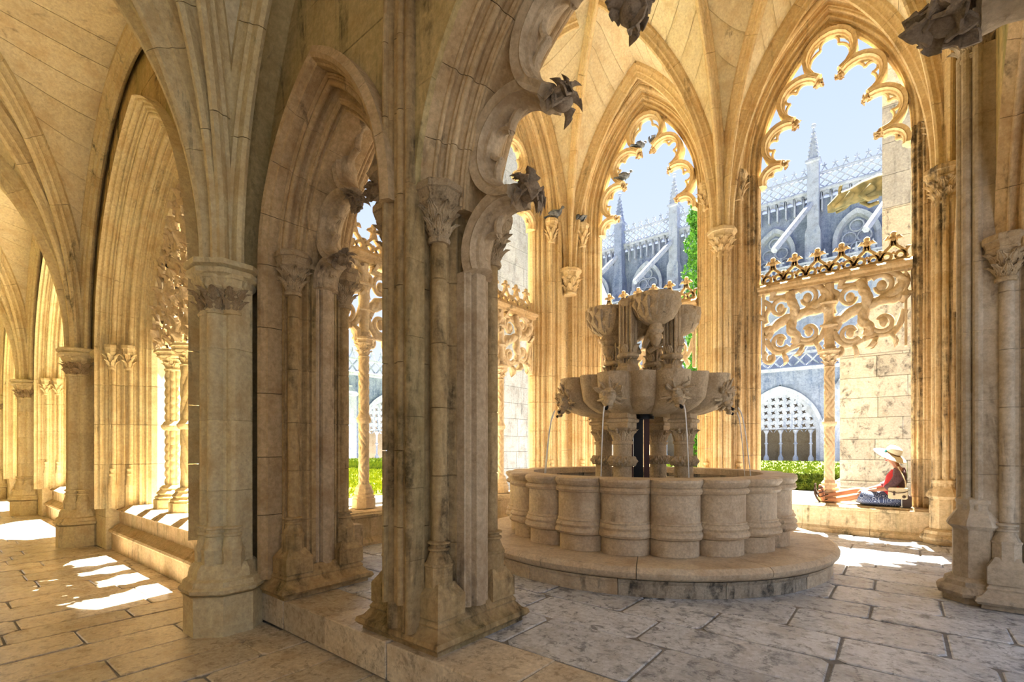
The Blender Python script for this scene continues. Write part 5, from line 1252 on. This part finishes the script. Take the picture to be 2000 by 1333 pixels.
for i in range(26000):
    if r.random() < 0.5: x, y, z, dn = -30 + 33 * r.random(), 17.5 + 14 * r.random() ** 2, 0.80, Vector((0, 0, 1))
    else: x, y, z, dn = -14 + 17 * r.random(), 17.5, gz + 0.5 * r.random(), Vector((0, -1, 0.2))
    s = 0.05 + 0.06 * r.random(); v1 = Vector((r.random() - .5, r.random() - .5, r.random() - .5)).normalized() * s; v2 = dn * s * 0.9 + Vector((r.random() - .5, r.random() - .5, r.random() - .5)) * s * 0.5
    p = Vector((x, y, z)); hd.add([tuple(p - v1), tuple(p + v1 * 0.9), tuple(p + v2)], [(0, 1, 2)])
tag(obj('hedge', hd, 'hedge', None, 0), 'low clipped green hedge parterre behind the scroll screen column', 'hedge', kind='stuff')

def coursed(parent, x0, x1, y0, y1, z0, z1, mat, rh=0.40, bw=0.8, seed=0, name='wall_stone'):
    """solid block with coursed faces on -Y and +X"""
    r = random.Random(seed); z = z0; row = 0
    while z < z1 - 0.01:
        zt = min(z1, z + rh * (0.92 + 0.16 * r.random())); n = max(1, round((x1 - x0) / bw))
        cuts = [x0 + (x1 - x0) * (i + (0 if i in (0, n) else 0.28 * (-1) ** row + 0.2 * (r.random() - .5))) / n for i in range(n + 1)]
        for i in range(n):
            pr = 0.012 * r.random()
            obj(name, MB().merge(rect_loft(cuts[i] + 0.004, cuts[i + 1] - 0.004, y0 - pr, y1, [(z + 0.003, -0.006), (z + 0.009, 0), (zt - 0.009, 0), (zt - 0.003, -0.006)]), lambda p: rel(parent, p)), mat, parent, 25)
        z = zt; row += 1
# big stepped buttress right outside the back window
bt = empty('stone_buttress', (0, 12.6, 0), 'massive pale coursed buttress outside, behind the seated person', 'buttress')
coursed(bt, -1.22, 2.2, 12.35, 14.0, 0.0, 0.75, 'pale', 0.4, 1.4, 1)
obj('plinth_moulding', grow(rect_loft(-1.10, 2.2, 12.50, 14.0, [(0.75, 0.12), (0.80, 0.13), (0.86, 0.06), (0.90, 0.05)]), lambda p: rel(bt, p)), 'pale', bt, 30)
coursed(bt, -1.08, 2.2, 12.5, 14.0, 0.9, 3.55, 'pale', 0.42, 0.85, 2)
obj('weathering', loft([[rel(bt, p) for p in ((-1.16, 12.45, 3.55), (2.2, 12.45, 3.55), (2.2, 14.0, 3.55), (-1.16, 14.0, 3.55))], [rel(bt, p) for p in ((-1.16, 12.45, 3.66), (2.2, 12.45, 3.66), (2.2, 14.0, 3.66), (-1.16, 14.0, 3.66))], [rel(bt, p) for p in ((-0.42, 12.5, 4.7), (2.2, 12.5, 4.7), (2.2, 14.0, 4.7), (-0.42, 14.0, 4.7))]]), 'pale', bt, 30)
coursed(bt, -0.36, 2.2, 12.55, 14.0, 4.7, 6.5, 'pale', 0.6, 1.1, 3)
coursed(bt, -0.36, 2.2, 12.55, 14.0, 6.5, 8.6, 'grey', 0.7, 1.2, 4)
coursed(bt, -0.36, 2.2, 12.55, 14.0, 8.6, 10.3, 'pale', 0.7, 1.2, 5)
obj('top_cornice', grow(rect_loft(-0.36, 2.2, 12.55, 14.0, [(10.3, 0), (10.35, 0.10), (10.5, 0.14), (10.6, 0.14), (10.7, 0.02), (11.2, 0.02), (11.3, 0.0)]), lambda p: rel(bt, p)), 'pale', bt, 30)
# gargoyle
gg = empty('gargoyle', (-0.4, 12.7, 7.9), 'mossy beast gargoyle jutting out in front of the far wall', 'gargoyle')
gg.location = (-0.42, 12.75, 7.05)
gg_v = [(0.25, 0, 0.05), (0.0, 0, 0.06), (-0.28, 0, 0.03), (-0.50, 0, -0.02), (-0.68, 0, -0.05), (-0.80, 0, -0.13), (-0.90, 0, -0.17)]
me = bpy.data.meshes.new('gargoyle_body'); 
obj('beast_body', loft([[(x, rr * 0.9 * cos(a), z + rr * (1 + 0.15 * sin(3 * a)) * sin(a)) for a in [2 * pi * k / 14 for k in range(14)]] for (x, _, z), rr in zip(gg_v, (0.20, 0.21, 0.20, 0.16, 0.17, 0.13, 0.08))]), 'moss', gg, 60)
gb = MB()
for s in (-1, 1):
    gb.merge(tube([(-0.10, s * 0.16, -0.02), (-0.28, s * 0.2, -0.16), (-0.16, s * 0.18, -0.26), (0.0, s * 0.16, -0.24)], [0.10, 0.07, 0.05, 0.04], 8))
    gb.merge(tube([(-0.45, s * 0.12, -0.02), (-0.62, s * 0.14, -0.18), (-0.76, s * 0.12, -0.24)], [0.08, 0.055, 0.04], 8))
    gb.merge(place(leaf(0.16, 0.10, 0.6, 5, 0.4), Matrix.Translation((-0.66, s * 0.10, 0.06)) @ Matrix.Rotation(-s * 0.5, 4, 'X')))
    gb.merge(ball((-0.76, s * 0.09, -0.06), 0.03, 8, 6))
for i in range(6): gb.merge(ball((0.1 - 0.12 * i, 0, 0.22 - 0.03 * i), 0.06, 7, 5))
obj('limb', gb, 'moss', gg, 60)
# outer wall and sloping buttress seen past the central pier
ow = empty('outside_wall', (-9.0, 9.0, 0), 'pale coursed outside wall beyond the scroll screen right of the central pier', 'wall')
rr_ = random.Random(9); z = 0
while z < 12.0:
    h = 0.5 * (0.9 + .2 * rr_.random()); y = 8.4 + (0.45 if int(z * 2) % 2 else 0)
    y = 8.4
    k = 0
    while y < 14.6:
        L = 0.8 + 0.5 * rr_.random(); y1 = min(y + L, 14.6)
        obj('wall_stone', rect_loft(-10.2 + 9.0, -9.0 + 9.0 + 0.012 * rr_.random(), y + .004 - 9.0, y1 - .004 - 9.0, [(z + .003, -.006), (z + .009, 0), (z + h - .009, 0), (z + h - .003, -.006)]), 'grey', ow, 25); y = y1
    z += h
sb_ = empty('sloping_buttress', (-8.2, 15.6, 0), 'grey sloping buttress at the left edge of the left garden window', 'buttress')
zs_ = 0.0
for k in range(10):
    za, zb_ = k * 1.0, (k + 1) * 1.0
    sl = lambda z: -7.0 - 0.42 * max(0, z - 3.0)
    obj('wall_stone', loft([[(-3.0, -0.5, z), (sl(z) + 8.2, -0.5, z), (sl(z) + 8.2, 1.2, z), (-3.0, 1.2, z)] for z in (za + .004, zb_ - .004)]), 'grey', sb_, 25)

# far cloister wing: arcade with pierced screens, cornice, parapet
def star_cell(s):
    """square plate with a pinwheel star hole"""
    o = [(-.5, -.5), (0, -.5), (.5, -.5), (.5, 0), (.5, .5), (0, .5), (-.5, .5), (-.5, 0)]
    inn = []
    for k in range(8):
        a = -3 * pi / 4 + k * pi / 4 + 0.25; rr = 0.40 if k % 2 == 0 else 0.17
        inn.append((rr * cos(a), rr * sin(a)))
    vs = []; fs = []
    for y in (-0.12, 0.12):
        vs += [(x * s, y, z * s) for x, z in o] + [(x * s, y, z * s) for x, z in inn]
    for k in range(8):
        j = (k + 1) % 8; fs += [(k, j, 8 + j, 8 + k), (16 + k, 24 + k, 24 + j, 16 + j), (8 + k, 8 + j, 24 + j, 24 + k)]
    return MB().add(vs, fs)
CELL = star_cell(1.0)
def far_wing(orig, yaw, x0, x1, arches, label, arch_w=3.0, spr=2.1, rise=3.8, base=0.3):
    """long gallery front in local XZ, front at y=0, arches = list of centre x"""
    e = empty('cloister_wing', orig, label, 'building'); e.rotation_euler = (0, 0, yaw)
    w = arch_w; h = rise; zs = base + spr; R = (w * w + h * h) / (2 * w)
    def half(z):
        if z <= zs: return w
        if z >= zs + h: return 0
        return max(0, sqrt(max(0, R * R - (z - zs) ** 2)) - (R - w))
    xs = sorted(arches); top = 7.4
    # wall panels between and above the arches
    wall_blocks(lambda u, v, z: (u, v, z), e, x0, x1, base - 0.3, top, [(a, w, h, zs) for a in xs], 0.0, 0.9, 'blue', 0.9, 3.2, 3, 'wall_panel')
    for a in xs:
        obj('back_wall', box(a - w - 0.3, a + w + 0.3, 3.6, 3.8, base - .3, zs + h), 'farbrown', e)
        band = MB(); prof = [(0.0, 0.0), (-0.05, -0.14), (0.22, -0.12), (0.30, 0.05), (0.55, 0.25), (0.55, 0.5), (0, 0.5)]
        for sd in (-1, 1):
            rings = [[(a + sd * (w - r_), v, base) for r_, v in prof]]
            for i in range(15): rings.append([(lambda q: (q[0], v, q[1]))(arch_pt(a, w, h, zs, r_, i / 14, sd)) for r_, v in prof])
            band.merge(loft(rings))
        obj('arch_band', band, 'bluewhite', e)
        scr = MB(); s = 0.54; zc = base + 2.75
        while zc < zs + h:
            i = -6
            while i <= 6:
                x = i * s; lim = half(zc + 0.1) - 0.2
                if abs(x) < lim: scr.merge(CELL, lambda p, x=x, zc=zc: (a + x + p[0] * s, 0.35 + p[1] * 0.6, zc + p[2] * s))
                i += 1
            zc += s
        for i in range(-4, 5):
            for sd in (-1, 1): scr.merge(loft([[(a + i * 0.54 + sd * (0.27 - 0.20 * sin(t * pi / 2) ** 1), 0.3 + d, base + 2.45 - 0.22 * (1 - cos(t * pi / 2))) for d in (-.08, .08)] + [(a + i * 0.54 + sd * 0.27, 0.3 + d, base + 2.5) for d in (.08, -.08)] for t in (0, 0.5, 1.0)]))
        obj('star_screen', scr, 'bluewhite', e, 0)
        for i in range(-2, 3):
            x = a + i * 1.05 + (0.0)
            obj('colonnette', lathe([(0.20, base - .05), (0.20, base + .2), (0.12, base + .35), (0.08, base + .45), (0.08, base + 1.25), (0.14, base + 1.3), (0.14, base + 1.36), (0.08, base + 1.42), (0.08, base + 2.1), (0.18, base + 2.3), (0.19, base + 2.42)], 10, (x, 0.3)), 'bluewhite', e)
    # buttress strips, cornice, parapet
    for i in range(len(xs) - 1):
        m = (xs[i] + xs[i + 1]) / 2
        obj('buttress_strip', rect_loft(m - 0.5, m + 0.5, -0.35, 0.1, [(base - .3, 0), (5.6, 0), (5.7, 0.1), (5.8, 0.1), (6.5, -0.3)]), 'bluewhite', e)
    obj('cornice', rect_loft(x0, x1, -0.05, 0.8, [(top, 0.0), (top + .1, 0.18), (top + .25, 0.2), (top + .35, 0.05)]), 'bluewhite', e)
    par = MB(); n = int((x1 - x0) / 0.9); u = (x1 - x0) / n
    for i in range(n):
        x = x0 + u * i
        for (p, q) in (((x, top + .35), (x + u, top + 1.35)), ((x + u, top + .35), (x, top + 1.35))):
            par.merge(tube([(p[0], 0.2, p[1]), (q[0], 0.2, q[1])], 0.07, 5))
    obj('parapet_lattice', par, 'bluewhite', e)
    obj('parapet_rail', rect_loft(x0, x1, 0.0, 0.4, [(top + 1.35, 0.05), (top + 1.5, 0.05)]), 'bluewhite', e)
    cr = MB(); n = int((x1 - x0) / 0.95); u = (x1 - x0) / n
    for i in range(n):
        x = x0 + u * (i + .5); z = top + 1.5
        for sd in (-1, 1): cr.merge(tube([(x + sd * 0.30, 0.2, z), (x + sd * 0.12, 0.2, z + 0.35), (x, 0.2, z + 0.8)], [0.09, 0.07, 0.06], 5)); cr.merge(tube([(x, 0.2, z + .55), (x + sd * 0.2, 0.2, z + .62)], 0.06, 5))
        cr.merge(ball((x, 0.2, z + 0.85), 0.10, 6, 4))
    obj('parapet_crest', cr, 'bluewhite', e)
    return e
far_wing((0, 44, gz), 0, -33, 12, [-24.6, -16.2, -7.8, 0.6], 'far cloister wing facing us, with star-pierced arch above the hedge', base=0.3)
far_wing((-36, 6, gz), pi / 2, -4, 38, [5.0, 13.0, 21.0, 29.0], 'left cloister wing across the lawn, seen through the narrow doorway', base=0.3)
# church wall behind
ch_ = empty('church_wall', (0, 52, 0), 'high church wall with corbels, pinnacles and pierced parapet, topmost in the windows', 'building')
X0, X1 = -62, 14
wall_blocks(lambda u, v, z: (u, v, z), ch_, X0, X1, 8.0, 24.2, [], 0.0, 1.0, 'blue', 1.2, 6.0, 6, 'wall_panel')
cb = MB(); n = int((X1 - X0) / 0.72)
for i in range(n):
    x = X0 + 0.72 * (i + .5)
    cb.merge(rect_loft(x - 0.36, x - 0.22, -0.45, 0.0, [(23.0, -0.0), (24.6, 0)]))
    cb.merge(loft([[(x - 0.29 + 0.29 + 0.29 * sin(t), -0.45 + d, 24.1 + 0.4 * cos(t)) for d in (0, .4)] + [(x + 0.29 * sin(t) * 1.0, -0.45 + d, 24.7) for d in (.4, 0)] for t in (-1.57, -0.8, 0, 0.8, 1.57)]))
tag(obj('corbel_table', cb, 'bluewhite', ch_), kind='stuff')
obj('cornice', rect_loft(X0, X1, -0.5, 0.8, [(24.7, 0), (24.8, 0.12), (24.95, 0.12), (25.05, 0)]), 'bluewhite', ch_)
pq = MB(); n = int((X1 - X0) / 0.75); u = (X1 - X0) / n
for i in range(n):
    for kz in range(2):
        x, z = X0 + u * (i + .5), 25.05 + 0.38 + kz * 0.66
        for (dx, dz) in ((u / 2, 0.33), (u / 2, -0.33)):
            pq.merge(tube([(x - dx, -0.2, z - dz), (x + dx, -0.2, z + dz)], 0.075, 4, False))
obj('parapet_lattice', pq, 'bluewhite', ch_, 0)
obj('parapet_rail', rect_loft(X0, X1, -0.4, 0.0, [(26.36, 0.05), (26.5, 0.05)]), 'bluewhite', ch_)
cr = MB(); n = int((X1 - X0) / 0.80); u = (X1 - X0) / n
for i in range(n):
    x, z = X0 + u * (i + .5), 26.5
    for sd in (-1, 1):
        cr.merge(tube([(x + sd * 0.28, -0.2, z), (x + sd * 0.10, -0.2, z + 0.30), (x, -0.2, z + 0.5)], [0.07, 0.06, 0.06], 4, False)); cr.merge(tube([(x, -0.2, z + .55), (x + sd * 0.2, -0.2, z + .60)], 0.07, 4))
    cr.merge(tube([(x, -0.2, z + .4), (x, -0.2, z + .85)], [0.08, 0.03], 5))
obj('parapet_crest', cr, 'bluewhite', ch_, 0)
for i in range(10):
    x = -6.4 - 6.37 * i + 6.37
    pin = rect_loft(x - 0.45, x + 0.45, -1.1, -0.2, [(9.0, 0.2), (21.0, 0.15), (21.5, 0.0), (27.2, 0.0), (27.3, 0.15), (27.5, 0.15), (27.6, -0.05), (30.6, -0.42)])
    for k in range(6):
        for a in range(4):
            pin.merge(ball((x + (0.42 - 0.06 * k) * cos(a * pi / 2 + pi / 4) * 1.2, -0.65 + (0.42 - 0.06 * k) * sin(a * pi / 2 + pi / 4) * 1.2, 27.9 + 0.42 * k), 0.12, 5, 4))
    pin.merge(ball((x, -0.65, 30.7), 0.22, 6, 5))
    obj('pinnacle', pin, 'bluewhite' if i % 2 else 'blue', ch_, 30)
    xa = x - 3.2
    wn_ = MB()
    for sd in (-1, 1):
        rings = [[(xa + sd * (1.75 - r_), v, 17.0) for r_, v in ((0, -.05), (0, -.5), (.35, -.4), (.5, 0))]]
        for q in range(10): rings.append([(lambda t: (t[0], v, t[1]))(arch_pt(xa, 1.75, 2.6, 19.8, r_, q / 9, sd)) for r_, v in ((0, -.05), (0, -.5), (.35, -.4), (.5, 0))])
        wn_.merge(loft(rings))
    obj('window_hood', wn_, 'bluewhite', ch_)
    tc_ = MB()
    for a, b, rr in ((0, 21.0, 0.5), (-0.55, 20.0, 0.5), (0.55, 20.0, 0.5), (0, 19.1, 0.45), (-.9, 19.0, .4), (.9, 19.0, .4)):
        tc_.merge(tube([(xa + a + rr * cos(t), -0.15, b + rr * sin(t)) for t in [2 * pi * q / 12 for q in range(13)]], 0.08, 4, False))
    obj('window_tracery', tc_, 'bluewhite', ch_, 0)
    st = tube([(x - 0.2, -1.0, 23.5), (x - 2.3, -5.5, 18.5)], 0.28, 6)
    obj('flying_buttress', st, 'bluewhite', ch_)
# lower church aisle roof parapet between
al = empty('aisle_parapet', (0, 48.6, 0), 'ornate pale aisle parapet with tracery in front of the church wall', 'building')
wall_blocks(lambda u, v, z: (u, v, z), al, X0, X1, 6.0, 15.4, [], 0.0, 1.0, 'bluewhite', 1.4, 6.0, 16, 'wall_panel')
pm = MB(); n = int((X1 - X0) / 1.1); u = (X1 - X0) / n
for i in range(n):
    x = X0 + u * (i + .5)
    for kz in range(2):
        zc = 16.0 + kz * 1.05
        pm.merge(tube([(x + 0.42 * cos(t), 0.2, zc + 0.42 * sin(t)) for t in [2 * pi * q / 10 for q in range(11)]], 0.09, 4, False)); pm.merge(tube([(x - .4, 0.2, zc - .4), (x + .4, 0.2, zc + .4)], 0.07, 4, False)); pm.merge(tube([(x - .4, 0.2, zc + .4), (x + .4, 0.2, zc - .4)], 0.07, 4, False))
    pm.merge(tube([(x, 0.2, 17.6), (x, 0.2, 18.5)], [0.2, 0.04], 5)); pm.merge(tube([(x - .28, 0.2, 18.0), (x + .28, 0.2, 18.0)], 0.09, 4))
obj('tracery_band', pm, 'bluewhite', al, 0)
for zz_ in (15.4, 16.45, 17.5): obj('rail', rect_loft(X0, X1, 0.0, 0.4, [(zz_, 0.05), (zz_ + .12, 0.05)]), 'bluewhite', al)
# cypress beyond the left garden window
tr_e = empty('cypress_tree', (-7.2, 22.0, gz), 'slender green tree at the right edge of the left garden window', 'tree')
obj('trunk', tube([(0, 0, 0), (0.05, 0, 2.5), (0, 0, 9)], [0.16, 0.12, 0.04], 8), 'brown', tr_e)
tf = MB()
for i in range(9000):
    z = 0.8 + 11.5 * r.random(); R_ = 0.75 * sin(pi * min(1, (z - 0.4) / 12.4)) ** 0.6 * (0.8 + 0.25 * sin(z * 5)); a = r.random() * 6.283; q = sqrt(r.random()) * R_
    p = Vector((q * cos(a), q * sin(a), z)); s = 0.10 + 0.10 * r.random(); v1 = Vector((r.random() - .5, r.random() - .5, r.random() - .5)) * s; v2 = Vector((r.random() - .5, r.random() - .5, r.random())) * s
    tf.add([tuple(p - v1), tuple(p + v1), tuple(p + v2)], [(0, 1, 2)])
obj('foliage', tf, 'tree', tr_e, 0)
# distant visitor
vx, vy = -13.6, 30.0
vis = empty('person', (vx, vy, gz + 0.5), 'tiny distant visitor in a teal top seen between the fountain pillars', 'person')
obj('top', loft([[(rx * cos(a), rx * 0.6 * sin(a), z) for a in [2 * pi * k / 12 for k in range(12)]] for rx, z in ((0.17, 0.8), (0.16, 1.0), (0.21, 1.3), (0.15, 1.42))]), 'teal', vis)
obj('head', ball((0, 0, 1.60), 0.115, 10, 8, (0.9, 1, 1.15)).merge(tube([(0, 0, 1.4), (0, 0, 1.52)], 0.055, 8)), 'skin', vis)
obj('hair', ball((0, 0.03, 1.64), 0.12, 10, 8), 'hair', vis)
lg = MB()
for s in (-1, 1): lg.merge(tube([(s * 0.09, 0, 0.82), (s * 0.10, 0.02, 0.42), (s * 0.10, 0, -0.2)], [0.09, 0.06, 0.045], 8))
obj('trousers', lg, 'cardigan', vis)
ar = MB()
for s in (-1, 1): ar.merge(tube([(s * 0.20, 0, 1.36), (s * 0.25, 0, 1.08), (s * 0.22, -0.1, 0.85)], [0.05, 0.04, 0.03], 8))
obj('arm', ar, 'skin', vis)
